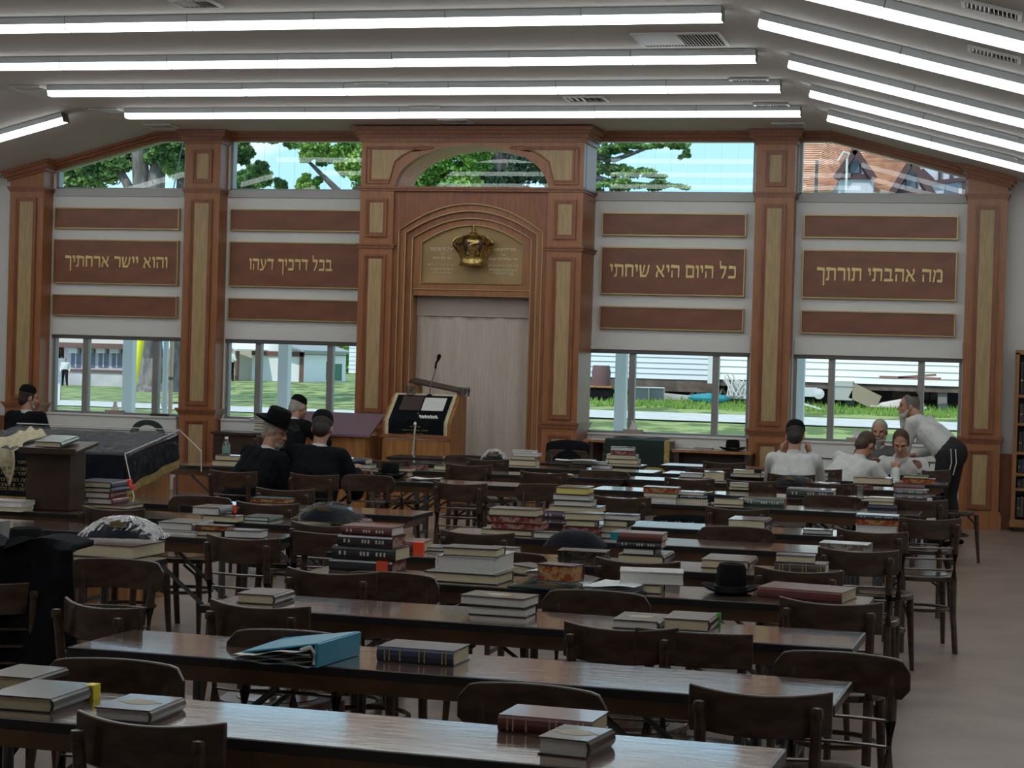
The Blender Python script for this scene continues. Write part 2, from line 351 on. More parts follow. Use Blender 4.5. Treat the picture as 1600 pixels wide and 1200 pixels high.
# ------------------------------------------------------------------ the ark
YF = 21.48
ark = thing('holy_ark', 'tall cherry wood ark with stepped arches and inlaid columns in the middle of the wall', 'ark', (XC, YF, 0))
def A(m, n, mm=CHERRY, **k): return m.build(n, mm, ark, **k)
D = YW-YF
HW, CI = 1.305, .905
for s in (-1, 1):
    xa, xb = (-HW, -CI) if s < 0 else (CI, HW)
    A(MB().box(xa, xb, 0, D, 0, 3.60), 'column')
    m = MB(); m.box(xa-.03, xb+.03, -.03, D, 0, .16); m.box(xa-.015, xb+.015, -.015, D, .16, .19); A(m, 'column_base', CHERRYD)
    for z, h in ((1.0, .06), (2.97, .05)):
        m = MB(); m.box(xa-.035, xb+.035, -.035, D, z-.02, z); m.box(xa-.02, xb+.02, -.02, D, z-h, z-.02); A(m, 'column_moulding', CHERRYD)
    for za, zb in ((.22, .87), (1.04, 2.85), (3.05, 3.49)): raised_l(ark, xa+.07, xb-.07, za, zb)
RX, RY, Z0 = .893, .475, 3.62
def arcz(x): return Z0+RY*math.sqrt(max(0, 1-(x/RX)**2)) if abs(x) < RX else Z0
A(MB().plate(-HW, HW, 0, .12, lambda x: arcz(x) if abs(x) < RX else 3.6, lambda x: 4.2, 80), 'arched_board')
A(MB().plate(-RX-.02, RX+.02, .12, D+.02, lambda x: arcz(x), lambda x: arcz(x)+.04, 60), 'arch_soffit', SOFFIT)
m = MB(); m.box(-HW-.03, HW+.03, -.035, D, 3.60, 3.625); m.box(-HW-.015, HW+.015, -.018, D, 3.575, 3.60)
A(m, 'middle_moulding', CHERRYD)
m = MB()
for e, za, zb in ((.02, 4.13, 4.18), (.045, 4.18, 4.22), (.075, 4.22, 4.26), (.11, 4.26, 4.3)): m.box(-HW-e, HW+e, -e, D, za, zb)
A(m, 'cornice', CHERRYD)
A(MB().box(-HW, -HW+.04, .1, D, 3.6, 4.2), 'side_panel'); A(MB().box(HW-.04, HW, .1, D, 3.6, 4.2), 'side_panel')
for s in (-1, 1):     # spandrel panels
    P = [(-1.22, 4.06), (-.47, 4.06)]+[(-x, 3.62+.55*math.sqrt(max(0, 1-(x/1.05)**2))+.01) for x in (.62, .72, .82, .90)]+[(-.965, 3.675), (-1.22, 3.675)]
    def sc(k): 
        cx = sum(p[0] for p in P)/len(P); cz = sum(p[1] for p in P)/len(P)
        return [((cx+(x-cx)*k)*(1 if s < 0 else -1), cz+(z-cz)*k) for x, z in P]
    A(MB().prism(sc(.86), -.008, 0), 'inlay_panel', TAN)
    m = MB()
    for k, r in ((1.06, .012), (.93, .009)):
        q = sc(k); q.append(q[0]); m.tube([(x, -.006, z) for x, z in q], r, 6)
    A(m, 'panel_moulding', CHERRYD)
rings = [(CI, 3.6, 3.6, 0), (.843, 3.13, 3.438, 1), (.775, 3.10, 3.36, 2), (.70, 3.05, 3.28, 3), (.60, 3.0, 3.205, 4)]
def rz_(k): 
    hw, zs, za, _ = rings[k]
    return lambda x: zs+(za-zs)*(1-(min(1, abs(x)/hw))**2) if za > zs else zs
gold = MB()
for k in range(4):
    ho, hi = rings[k][0], rings[k+1][0]; fo, fi = rz_(k), rz_(k+1); y0 = .04+.035*k
    zb = 0 if k < 3 else 2.47
    m = MB()
    m.plate(-ho, -hi, y0, y0+.05, lambda x: zb, fo, 3); m.plate(hi, ho, y0, y0+.05, lambda x: zb, fo, 3)
    m.plate(-hi, hi, y0, y0+.05, fi, fo, 40)
    A(m, 'arch_ring', CHERRYD if k % 2 == 0 else CHERRY)
    h2 = rings[k+1][0]
    pts = [(-h2, y0-.004, zb if k == 3 else .0)]+[(-h2+2*h2*i/30, y0-.004, fi(-h2+2*h2*i/30)) for i in range(31)]+[(h2, y0-.004, zb if k == 3 else .0)]
    if k == 3: pts = [(-h2, y0-.004, 2.54)]+pts[1:-1]+[(h2, y0-.004, 2.54), (-h2, y0-.004, 2.54)]
    gold.tube(pts, .0075, 5)
A(MB().box(-.70, .70, .15, .2, 2.40, 2.54), 'lintel')
gold.tube([(-.70, .14, 2.47), (.70, .14, 2.47)], .007, 5); gold.tube([(-.69, .14, 0), (-.69, .14, 2.4), (.69, .14, 2.4), (.69, .14, 0)], .0075, 5)
A(MB().box(-.775, -.69, .12, D-.005, 0, 2.47), 'jamb'); A(MB().box(.69, .775, .12, D-.005, 0, 2.47), 'jamb')
A(gold, 'gold_beading', GOLD)
A(MB().plate(-.61, .61, .185, .21, lambda x: 2.52, rz_(4), 30), 'dedication_panel', mat('dedication_tan', (.40, .255, .11), .5, .12, 2))
A(MB().box(-.69, .69, D-.02, D, 0, 2.5), 'back_board', DARKW)
for cx, rows in ((-.36, [('התורם בתרומת מוהר', .30, .034), ('ע״י', .04, .018), ('נעם יצחק ורעיתו', .22, .034), ('נר תמיד לזכר נשמת הוריהם היקרים', .33, .024), ('זכרונם לברכה תנצב״ה', .27, .022), ('שנת תשע״ב לפ״ק', .23, .022)]),
                 (.36, [('ארון הקודש הוקדש', .28, .036), ('ע״י', .04, .018), ('ארי׳ ועליזה קליינבוים', .33, .036), ('לזכר נשמת הוריהם היקרים', .34, .026), ('זכרונם לברכה תהא נשמתם צרורה', .33, .026), ('בצרור החיים תנצב״ה', .25, .022)])):
    z = 2.93-(.0 if cx < 0 else -.0)
    for (s_, w, h), dz in zip(rows, (0, .055, .105, .18, .225, .27)):
        text(s_, w, h, (cx, .182, z-dz), mat('pale_gilt', (.95, .82, .55), .5), ark, 'dedication_lettering', ext=.002)
# curtain
cu = MB()
def cf(u, v):
    x = -.70+1.4*u; w = .020*math.sin(u*38)+.012*math.sin(u*17+2)+(.03*math.exp(-((u-.07)/.03)**2))
    return (x, .36-w*(.5+.5*(1-v)), .01+2.42*v)
o = cu.grid(cf, 120, 10).build('ark_curtain', mat('beige_curtain', (.58, .49, .43), .85, .06, 6, (10, 10, .6)), smooth=True)
o.location = (XC, YF, 0); q = o.modifiers.new('s', 'SOLIDIFY'); q.thickness = .004
tag(o, 'plain beige curtain hanging in the opening of the ark', 'curtain')
vb = MB().grid(lambda u, v: (-.69+1.38*u, .325-.004*math.sin(u*31), 2.17+.25*v), 90, 2).build('curtain_shadow_band', mat('beige_in_shadow', (.50, .42, .37), .85), smooth=True)  # shadow across the curtain top, put in as a darker strip
vb.parent = o
# crown
cr = thing('ornamental_crown', 'gilded open-arched crown mounted on the tan panel of the ark', 'crown', (XC+.035, YF+.06, 2.74))
G2 = mat('old_gilt', (.50, .36, .13), .28, .4, 30, metal=.9)
MB().lathe([(.0, .0), (.155, .0), (.165, .015), (.15, .03), (.145, .09), (.155, .105), (.14, .12), (.0, .12)], 28, 1, .75).build('crown_band', G2, cr, smooth=True)
for k in range(8):
    a = 2*PI*k/8+.2
    pts = [(r*math.cos(a), .75*r*math.sin(a), z) for r, z in ((.145, .10), (.165, .135), (.20, .175), (.228, .22), (.23, .26), (.205, .30), (.155, .325), (.09, .335), (.03, .345))]
    MB().tube(pts, [.045, .05, .062, .072, .072, .06, .045, .03, .012], 8, ry=.012).build('crown_arch', G2, cr, smooth=True)
    MB().at(.15*math.cos(a+.39), .115*math.sin(a+.39), .12).lathe([(.0, 0), (.018, .0), (.022, .03), (.0, .06)], 8).build('crown_point', G2, cr, smooth=True)
MB().at(0, 0, .10).lathe([(.12, 0), (.17, .07), (.21, .14), (.18, .20), (.10, .228), (0, .235)], 24, 1, .75).build('crown_cap', mat('crown_dark', (.09, .055, .03), .5), cr, smooth=True)
MB().at(0, 0, .33).lathe([(.05, 0), (.055, .03), (.03, .05), (.018, .06), (.03, .075), (.03, .09), (.01, .10), (.006, .135), (0, .14)], 14).build('crown_finial', G2, cr, smooth=True)
# ------------------------------------------------------------------ text boards
BT = [('והוא יישר ארחתיך', -10.62, 1.37, .165, 'left wall bay'), ('בכל דרכיך דעהו', -8.36, 1.06, .165, 'bay just left of the ark'),
      ('כל היום היא שיחתי', -3.77, 1.46, .175, 'bay just right of the ark'), ('מה אהבתי תורתך', -1.46, 1.39, .175, 'right wall bay')]
for i, ((a, b, _), (s_, tx, tw, th, pl)) in enumerate(zip(BAYS, BT)):
    xa, xb = [(-11.45, -9.80), (-9.14, -7.30), (-4.59, -2.94), (-2.30, -.62)][i]
    for za, zb, w in ((3.14, 3.40, 'upper plain'), (2.47, 3.01, 'lettered'), (2.075, 2.335, 'lower plain')):
        c = ((xa+xb)/2, YW-.05, za)
        lab = f'{w} brown board with gilt edge in the {pl}' if w != 'lettered' else f'brown board with large gilt Hebrew verse in the {pl}'
        t = thing('wall_board', lab, 'board', c, group='brown boards between the windows')
        hx = (xb-xa)/2; hz = zb-za
        MB().box(-hx+.015, hx-.015, 0, .05, .015, hz-.015).build('board', BOARD, t, bevel=.004)
        m = MB(); m.box(-hx, hx, -.012, .05, 0, .014); m.box(-hx, hx, -.012, .05, hz-.014, hz); m.box(-hx, -hx+.014, -.012, .05, .014, hz-.014); m.box(hx-.014, hx, -.012, .05, .014, hz-.014)
        m.build('gilt_edge', GOLD, t)
        if w == 'lettered': verse(s_, tw, th*.86, (tx-c[0], 0, hz*.50), GILT, t)
# ------------------------------------------------------------------ ceiling fixtures
TEM = mat('lamp_diffuser', (.93, 1.0, 1.0), .5, emit=TUBE)
HOUS = mat('lamp_housing', (.62, .66, .68), .5)
ft = thing('tube_light', 'continuous fluorescent ceiling light, one length of a long row', 'light', group='fluorescent ceiling lights')
MB().box(-.523, .523, -.075, .075, -.055, 0).build('housing', HOUS, ft)
m = MB(); m.hexa([(-.52, -.05, -.105), (.52, -.05, -.105), (.52, .05, -.105), (-.52, .05, -.105)], [(-.52, -.07, -.055), (.52, -.07, -.055), (.52, .07, -.055), (-.52, .07, -.055)])
m.build('diffuser', TEM, ft)
m = MB(); m.box(.5245, .527, -.078, .078, -.108, 0); m.build('end_plate', ALUD, ft)
ftk = kids(ft)
first = True
def lamp(x, y, z, ry, lab):
    global first
    o = ft if first else copy_tree(ft, ftk); first = False
    o.location = (x, y, z); o.rotation_euler = (0, ry, 0)
    o['label'] = lab
rows = [19.93, 18.15, 16.38, 14.42, 12.58, 10.75, 8.9, 7.1, 5.3, 3.5]
an = math.atan(SLP)
side = ['first', 'second', 'third', 'fourth', 'fifth', 'sixth', 'seventh', 'eighth', 'ninth', 'tenth', 'eleventh', 'twelfth']
for r, y in enumerate(rows):
    for i in range(7):
        x = -2.135-.525-1.052*i
        lamp(x, y+(x+6)*-.004, ZC-.001, 0, f'fluorescent ceiling light, {side[r]} row from the ark wall, {side[i]} from the right')
    for s in (1, -1):
        if s < 0 and r > 3: continue
        for i in range(3):
            dx = (.17+.525*math.cos(an)+1.052*math.cos(an)*i); x = FR+dx if s > 0 else FL-dx
            lamp(x, y, zc(x)-.001, s*an, f'fluorescent ceiling light, {side[r]} row from the ark wall, {side[i]} down the {"right" if s > 0 else "left"} slope')
# vents
VW = mat('vent_metal', (.55, .54, .52), .45); VD = mat('vent_dark', (.03, .03, .03), .8)
def vent(x, y, ry, lab, sx=.36, sy=.24, bars=12, along=True):
    t = thing('ceiling_vent', lab, 'vent', (x, y, zc(x)-.001), group='ceiling air vents'); t.rotation_euler = (0, ry, 0)
    a, b = sx/2, sy/2; m = MB(); w = .025
    for q in ((-a, a, -b, -b+w), (-a, a, b-w, b), (-a, -a+w, -b+w, b-w), (a-w, a, -b+w, b-w)): m.box(*q, -.02, 0)
    m.build('vent_frame', VW, t, bevel=.004)
    MB().box(-a+w, a-w, -b+w, b-w, -.003, 0).build('duct_opening', VD, t)
    for i in range(bars):
        p = -a+w+(sx-2*w)*(i+.5)/bars
        MB().at(p, 0, -.01, ry=.6 if i < bars/2 else -.6).box(-.002, .002, -b+w, b-w, -.009, .009).build('louvre', VW, t)
for y, n in ((19.78, 'last'), (18.05, 'second last'), (16.39, 'third last')): vent(-2.41, y, 0, f'louvred ceiling vent near the right fold, {n} before the ark wall')
vent(-2.41, 21.35, 0, 'louvred ceiling vent right above the pilaster between the right windows')
for y, n in ((21.0, 'closest to the ark'), (19.93, 'second from the ark'), (18.17, 'third from the ark'), (16.54, 'fourth from the ark'), (13.84, 'cut by the picture top')): vent(-6.05, y, 0, f'white ceiling vent on the centre line, {n}', .34, .30, 8)
for y, n in ((21.4, 'just above the left window trim'), (19.99, 'between the last two light rows'), (18.23, 'farthest to the left edge')): vent(-9.74, y, 0, f'white ceiling vent near the left fold, {n}', .34, .30, 8)
for y, n in ((19.89, 'last'), (18.14, 'second last'), (16.44, 'third last'), (13.62, 'fourth last'), (11.94, 'cut by the picture top')): vent(-.18, y, an, f'louvred vent on the right ceiling slope, {n} before the wall')
vent(-4.2, 19.25, 0, 'square ceiling vent with bright rim, right of the centre line', .42, .36, 6)
vent(-2.67, 15.75, 0, 'wide flat return air grille near the right fold', .72, .62, 26)
vent(-12.2, 20.9, -an, 'faint ceiling vent above the left corner pilaster', .36, .30, 8)
# ================================================================== TABLES
def make_table(w=2.44, d=.455):
    t = empty('folding_table'); h = .74
    MB().box(-w/2+.008, w/2-.008, 0.008, d-.008, h-.012, h).build('tabletop', TTOP, t)
    m = MB(); m.box(-w/2, w/2, 0, .012, h-.03, h-.001); m.box(-w/2, w/2, d-.012, d, h-.03, h-.001); m.box(-w/2, -w/2+.012, .012, d-.012, h-.03, h-.001); m.box(w/2-.012, w/2, .012, d-.012, h-.03, h-.001)
    m.build('edge_band', TEDGE, t, bevel=.003)
    m = MB(); m.hexa([(-w/2+.07, .05, h-.085), (w/2-.07, .05, h-.085), (w/2-.07, d-.05, h-.085), (-w/2+.07, d-.05, h-.085)], [(-w/2+.02, .015, h-.03), (w/2-.02, .015, h-.03), (w/2-.02, d-.015, h-.03), (-w/2+.02, d-.015, h-.03)])
    m.build('apron', APRON, t)
    for s in (-1, 1):
        x = s*(w/2-.28)
        for y in (.07, d-.07):
            MB().tube([(x, y, 0), (x, y, h-.08)], .016, 8).build('leg', STEEL, t, smooth=True)
            MB().tube([(x-s*.015, y, h-.42), (x-s*.42, y, h-.09)], .011, 6).build('brace', STEEL, t)
        MB().box(x-.012, x+.012, .07, d-.07, .09, .115).build('crossbar', STEEL, t); MB().box(x-.012, x+.012, .07, d-.07, h-.45, h-.42).build('crossbar', STEEL, t)
    return t
T0 = None; TK = None
def table(xr, y, lab, w=2.44, rz=0):
    global T0, TK
    if T0 is None: T0 = make_table(); TK = kids(T0); o = T0
    else: o = copy_tree(T0, TK)
    o.location = (xr-math.cos(rz)*w/2, y-math.sin(rz)*w/2, 0); o.rotation_euler = (0, 0, rz)
    tag(o, lab, 'table', 'long narrow folding tables'); return o
TB = [(-.535, 4.52, 'the one cut by the picture bottom', -.035), (-.46, 5.665, 'the one with the bright blue binder', -.035), (-.50, 6.83, 'third from the front, with four small groups of grey books', -.03),
      (-.54, 7.98, 'the one holding the black hat and the green ring binder', -.01), (-.755, 9.04, 'the one with the black velvet bag on its left part', 0), (-.555, 10.27, 'the one with two tall stacks with marbled edges', 0),
      (-.565, 11.35, 'just behind the marbled stacks, with the thick cream book', 0), (-.565, 13.28, 'the one with the orange-edged book at its left end', 0), (-.60, 14.47, 'the one with the cup and plate on it', 0),
      (-.62, 15.93, 'just before the man with his head in his hands', 0), (-.50, 17.0, 'last long one of the right-hand block', 0),
      (-3.74, 7.95, 'the one at left with the big hat and plastic bag', 0), (-3.62, 9.37, 'left block, with two white books and a low marbled one', 0), (-3.34, 10.33, 'left block, carrying the dark book stand', 0),
      (-3.46, 11.30, 'left block, its bare right end before the two seated men', 0), (-3.15, 14.38, 'the one the two men in black sit at', 0), (-3.05, 15.83, 'centre block, next behind the two men in black', 0),
      (-3.0, 16.95, 'centre block, second behind the two men in black', 0), (-3.3, 17.87, 'centre block, last one before the ark lectern', 0), (-5.9, 15.2, 'left of the two men in black, by the left windows', 0)]
for x, y, l, r in TB: table(x, y, 'long dark folding table, '+l, rz=r)
table(-.75, 18.35, 'short-looking dark table where the white-shirted men study', rz=0)
# ================================================================== CHAIRS
def make_chair(kind):
    t = empty('bentwood_chair'); rw = .198 if kind == 1 else .20
    def seat_pts(r, n=26):
        out = []
        for i in range(n):
            a = 2*PI*i/n; c, s = math.cos(a), math.sin(a); e = 2.6
            k = (abs(c)**e+abs(s)**e)**(-1/e); out.append((c*k*r*(1.0+.06*s), s*k*r))
        return out
    MB().slab(seat_pts(.205), .425, .455).build('seat', CHAIRW, t, bevel=.008)
    MB().at(0, .0, .4555).lathe([(0, 0), (.145, 0), (.15, .002), (.0, .0035)], 24).build('seat_panel', CHAIRS, t)
    def yb(z): return -.185-.05*max(0, z-.42)/.4
    for s in (-1, 1):
        x = s*.155
        MB().tube([(x*1.05, -.25, 0), (x, -.20, .22), (x, -.185, .44), (x, yb(.6), .6), (x*1.03, yb(.775), .775)], [.017, .019, .02, .018, .016], 8, ry=None).build('back_leg', CHAIRW, t, smooth=True)
        MB().tube([(s*.165, .165, .43), (s*.175, .175, .2), (s*.185, .19, 0)], [.021, .018, .013], 8).build('front_leg', CHAIRW, t, smooth=True)
        MB().tube([(s*.17, .17, .27), (s*.14, .16, .36), (s*.06, .155, .415)], .009, 6).build('corner_brace', CHAIRW, t, smooth=True)
    hoop = [( .165*math.cos(a), .165*math.sin(a), .245) for a in [2*PI*i/22 for i in range(23)]]
    MB().tube(hoop, .010, 6, cap=False).build('hoop_stretcher', CHAIRW, t, smooth=True)
    # curved top rail
    zt, hh = .80, (.118 if kind == 1 else .125); n = 16
    off = .012 if kind == 1 else -.022
    m = MB(); vs = []; fs = []
    for i in range(n+1):
        q = -1+2*i/n; x = q*rw*(1.0 if kind == 1 else 1.08); y = yb(.75)+off+.055*q*q
        e = 1.0 if kind == 1 or abs(q) < .8 else math.sqrt(max(.05, 1-((abs(q)-.8)/.2)**2*.85))
        zl, zh = zt-hh/2-hh/2*e+.012*q*q*(1 if kind == 1 else -1), zt-hh/2+hh/2*e+(.014*q*q if kind == 1 else -.006*q*q)
        for dy in (-.009, .009): vs += [(x, y+dy, zl), (x, y+dy, zh)]
    for i in range(n):
        a, b = 4*i, 4*i+4
        fs += [(a, b, b+1, a+1), (a+2, a+3, b+3, b+2), (a+1, b+1, b+3, a+3), (a, a+2, b+2, b)]
    fs += [(0, 1, 3, 2), (4*n, 4*n+2, 4*n+3, 4*n+1)]
    m.add(vs, fs).build('top_rail', CHAIRW, t, smooth=True, bevel=.004)
    for z in ((.50, .565, .63) if kind == 1 else (.52, .60)):
        w = .155
        m = MB()
        for dz in (0,):
            pts = [(w*q, yb(z)+.02*q*q-.01, z) for q in (-1, -.6, -.2, .2, .6, 1)]
            m.tube(pts, .0125, 6, ry=.006)
        m.build('back_slat', CHAIRW, t, smooth=True)
    if kind == 1:
        for s in (-1, 1): MB().at(s*.16, yb(.76)-.004, .765).lathe([(.0, -.02), (.017, -.015), (.019, .0), (.015, .013), (0, .016)], 8).build('post_cap', CHAIRW, t, smooth=True)
    return t
CH = {}
def chair(u, v, face, lab, kind=None, xy=None, rz=None, dy=0):
    k = kind or (1 if face == 'A' else 2)
    if k not in CH: CH[k] = [make_chair(k), None, False]; CH[k][1] = kids(CH[k][0])
    c = CH[k]
    o = c[0] if not c[2] else copy_tree(c[0], c[1]); c[2] = True
    x, y = xy or bz(u, v, .80); y += dy
    a = rz if rz is not None else (random.uniform(-.12, .12)+(0 if face == 'A' else PI))
    o.rotation_euler = (0, 0, a)
    o.location = (x-math.sin(a)*.23, y+math.cos(a)*.23, 0)
    tag(o, 'dark bentwood chair '+lab, 'chair', 'dark bentwood chairs'); return o
CL = [(215, 1135, 'A', 'with its back to the camera at the frontmost table, bottom left'), (838, 1070, 'T', 'with broad rounded rail facing the camera behind the frontmost table'), (1185, 1088, 'A', 'with its back to the camera right of centre at the second table'),
 (1310, 1035, 'T', 'with broad rounded rail beyond the right tip of the second table'), (965, 985, 'A', 'pushed toward the third table, in front of the pair of grey books'), (1295, 945, 'A', 'at the right end of the fourth table, below the red book'),
 (392, 950, 'A', 'at the left end of the third table, before the single grey book'), (910, 936, 'T', 'facing the camera right behind the middle of the third table'), (600, 900, 'T', 'facing the camera in front of the black book stack'),
 (510, 897, 'A', 'half hidden at the left end of the fourth table'), (370, 843, 'A', 'back to the camera at the table of the low marbled book'), (500, 822, 'A', 'just behind the black book stack, back toward the camera'),
 (740, 835, 'A', 'in front of the left marbled stack, its rail curving up'), (790, 862, 'T', 'facing the camera behind the thick white book'), (990, 880, 'A', 'below the four-book stack with the teal spine end'),
 (1238, 900, 'A', 'between the black hat and the red book'), (1340, 863, 'A', 'in front of the long grey marbled book at right'), (1145, 826, 'T', 'with a wide pale-lit rail under the thick cream book'),
 (1150, 797, 'A', 'between the cloth bag and the thick cream book'), (715, 757, 'A', 'standing alone in the open centre aisle with visible slats'), (845, 758, 'T', 'left of the stack topped by the yellow-edged book'),
 (845, 740, 'A', 'in the centre below the black folded papers'), (945, 735, 'T', 'with tilted wide rail below the books near the draped desk'), (968, 779, 'A', 'right of the yellow-edged stack'),
 (358, 738, 'A', 'on which the man in the wide black hat sits'), (485, 743, 'A', 'on which the man in the black skullcap sits'), (578, 742, 'T', 'seen under the table below the small black hat'),
 (185, 873, 'T', 'with round light seat next to the draped black coat'), (167, 797, 'A', 'below the stack of books beside the dark book stand'), (120, 1052, 'T', 'facing the camera behind the big book with a yellow end'),
 (460, 985, 'T', 'low behind the second table, left of the blue binder'), (318, 775, 'T', 'at the bare table right of the draped platform'), (412, 789, 'A', 'behind the white book with a red tab'),
 (1432, 785, 'A', 'at the right aisle beside the grey spined pair'), (1360, 833, 'A', 'right aisle side, in front of the thick white book'), (1300, 776, 'T', 'behind the long black spined book'),
 (1295, 757, 'A', 'left of the cup, second row before the white shirts'), (1075, 750, 'A', 'behind the orange-edged book'), (1172, 753, 'A', 'left of the shiny plastic bag at right'),
 (1110, 731, 'A', 'in front of the wooden desk with the blue book, nearer'), (1130, 724, 'A', 'in front of the wooden desk with the blue book, farther'), (765, 718, 'A', 'in the far centre, in front of the curtain'),
 (730, 728, 'A', 'in the far centre, right of the low book row'), (730, 711, 'T', 'small and far, right by the ark lectern'), (600, 720, 'A', 'behind the small black hat'), (887, 703, 'T', 'with a black jacket over it near the ark column')]
ADJ = {3: .22, 7: .30, 11: .0, 15: .15, 17: .15, 20: .15, 33: .18, 35: .15, 8: .15, 29: .27, 41: -.15, 39: -.2}
for i, (u, v, f, l) in enumerate(CL): chair(u, v, f, l, dy=ADJ.get(i, 0))
for (x, y, a, l) in [(-.50, 12.35, .25, 'half turned at the right aisle behind the thick white book'), (-.50, 18.0, -2.2, 'angled with pale seat beside the standing man'),
                     (-2.98, 6.45, -.4, 'at the left behind the second table, half turned'), (-3.75, 6.9, .3, 'carrying the big black coat at the left edge'), (-4.6, 12.3, .1, 'right of the draped platform, nearer one'), (-6.45, 13.5, -.2, 'right of the draped platform, farther one'),
                     (-3.25, 9.1, PI, 'tucked behind the black coat table, seen between legs'), (-1.0, 6.35, PI, 'tucked behind the right half of the second table')]:
    chair(0, 0, 'T', l, kind=1, xy=(x-math.sin(a)*-.23, y-math.cos(a)*.23), rz=a)
# ================================================================== BOOKS
CV = {'bk': ((.014, .014, .018), 'black'), 'br': ((.055, .036, .028), 'dark brown'), 'mr': ((.11, .018, .018), 'maroon'), 'nv': ((.02, .03, .075), 'navy'), 'gy': ((.11, .11, .12), 'grey'),
      'gn': ((.02, .07, .05), 'dark green'), 'rd': ((.16, .03, .03), 'red'), 'pu': ((.05, .02, .06), 'purple'), 'wt': ((.68, .68, .68), 'white')}
PG = {'cr': ((.62, .54, .37), 'cream', None), 'wh': ((.66, .64, .61), 'grey-white', None), 'mb': ((.42, .26, .22), 'red marbled', (.20, .03, .03)), 'or': ((.50, .26, .09), 'orange marbled', (.30, .045, .01)), 'yl': ((.72, .60, .18), 'yellow', None), 'gm': ((.36, .33, .28), 'grey marbled', (.13, .10, .09))}
def cmat(c): return mat('book_cover_'+c, CV[c][0], .34, .15, 30, spec=.6, coat=.7)
def pmat(p):
    q = PG[p]; return mat('book_pages_'+p, q[0], .75, .12, 60 if not q[2] else 35, (1, 1, 12) if not q[2] else (1, 1, 1), rgb2=q[2])
def book(x, y, z, w, d, t, face, cv, pg, rz, label, group, extra=None):
    """w across the picture, d in depth, t thick; face = which side looks at the camera"""
    o = thing('book', label, 'book', (x, y, z), rz, group)
    if face in 'SF': L, Wd, a = w, d, (0 if face == 'S' else PI)
    else: L, Wd, a = d, w, (PI/2 if face == 'R' else -PI/2)
    R_ = Matrix.Rotation(a, 4, 'Z'); b = .0022 if t > .012 else .0012
    off = Matrix.Translation((0, d/2, 0))
    m = MB(); m.M = off @ R_
    m.box(-L/2, L/2, -Wd/2+.004, Wd/2, 0, b*1.6); m.box(-L/2, L/2, -Wd/2+.004, Wd/2, t-b*1.6, t)
    sp = [(-Wd/2+.004, b), (-Wd/2-.002, t*.2), (-Wd/2-.005, t*.5), (-Wd/2-.002, t*.8), (-Wd/2+.004, t-b), (-Wd/2+.007, t*.8), (-Wd/2+.004, t*.5), (-Wd/2+.007, t*.2)]
    n = len(sp); m.add([(-L/2, p, q) for p, q in sp]+[(L/2, p, q) for p, q in sp], [tuple(range(n)), tuple(range(2*n-1, n-1, -1))]+[(i, i+n, (i+1) % n+n, (i+1) % n) for i in range(n)])
    m.build('cover', cmat(cv), o)
    m = MB(); m.M = off @ R_
    m.box(-L/2+.004, L/2-.004, -Wd/2+.006, Wd/2-.005, b*1.6, t-b*1.6); m.build('pages', pmat(pg), o)
    if extra:
        m = MB(); m.M = off @ R_
        if extra == 'bands':
            for k in (.10, .16, .30, .55, .62, .85, .9): m.box(-L/2+L*k, -L/2+L*k+.004, -Wd/2-.0065, -Wd/2, t*.12, t*.88)
            m.build('gilt_bands', GOLD, o, kind='stuff')
        elif extra == 'title':
            for k in (.12, .2, .45, .5, .56, .7, .76, .82): m.box(-L/2+L*k, -L/2+L*(k+.03), -Wd/2-.0065, -Wd/2, t*.35, t*.65)
            m.build('spine_marks', mat('pale_print', (.5, .48, .42), .6), o, kind='stuff')
        elif extra == 'emblem':
            m.at(0, d/2, t).lathe([(.022, 0), (.036, .0006), (.030, .0012), (.022, .0006)], 18, 1.3, 1); m.box(-.06, .06, -.006, .006, 0, .0008); m.build('gold_emblem', mat('faded_gold', (.34, .28, .18), .5), o)
        else:
            c = {'ytape': ((.75, .62, .03), 'yellow_tape'), 'rtape': ((.85, .06, .02), 'red_tape'), 'gtape': ((.08, .5, .06), 'green_tape'), 'ttape': ((.01, .22, .27), 'teal_tape'), 'rlab': ((.7, .08, .03), 'red_label')}[extra]
            e0, e1 = (L/2-.16*L, L/2+.001) if extra != 'ttape' else (-L/2-.001, -L/2+.14*L)
            if extra == 'rlab': e0, e1 = L/2-.24*L, L/2-.06*L
            if extra == 'gtape': e0 = L/2-.05*L
            m.box(e0, e1, -Wd/2-.0075, -Wd/2+.02, -.0006 if extra != 'rlab' else .002, t+.0008); m.build('tape', mat(c[1], c[0], .5), o)
    return o
ORD = {1: ['single'], 2: ['lower', 'upper'], 3: ['bottom', 'middle', 'top'], 4: ['bottom', 'second', 'third', 'top'], 5: ['bottom', 'second', 'middle', 'fourth', 'top'], 6: ['bottom', 'second', 'third', 'fourth', 'fifth', 'top']}
FACE = {'S': 'spine to the camera', 'F': 'pages to the camera', 'R': 'spine to the right', 'L': 'spine to the left'}
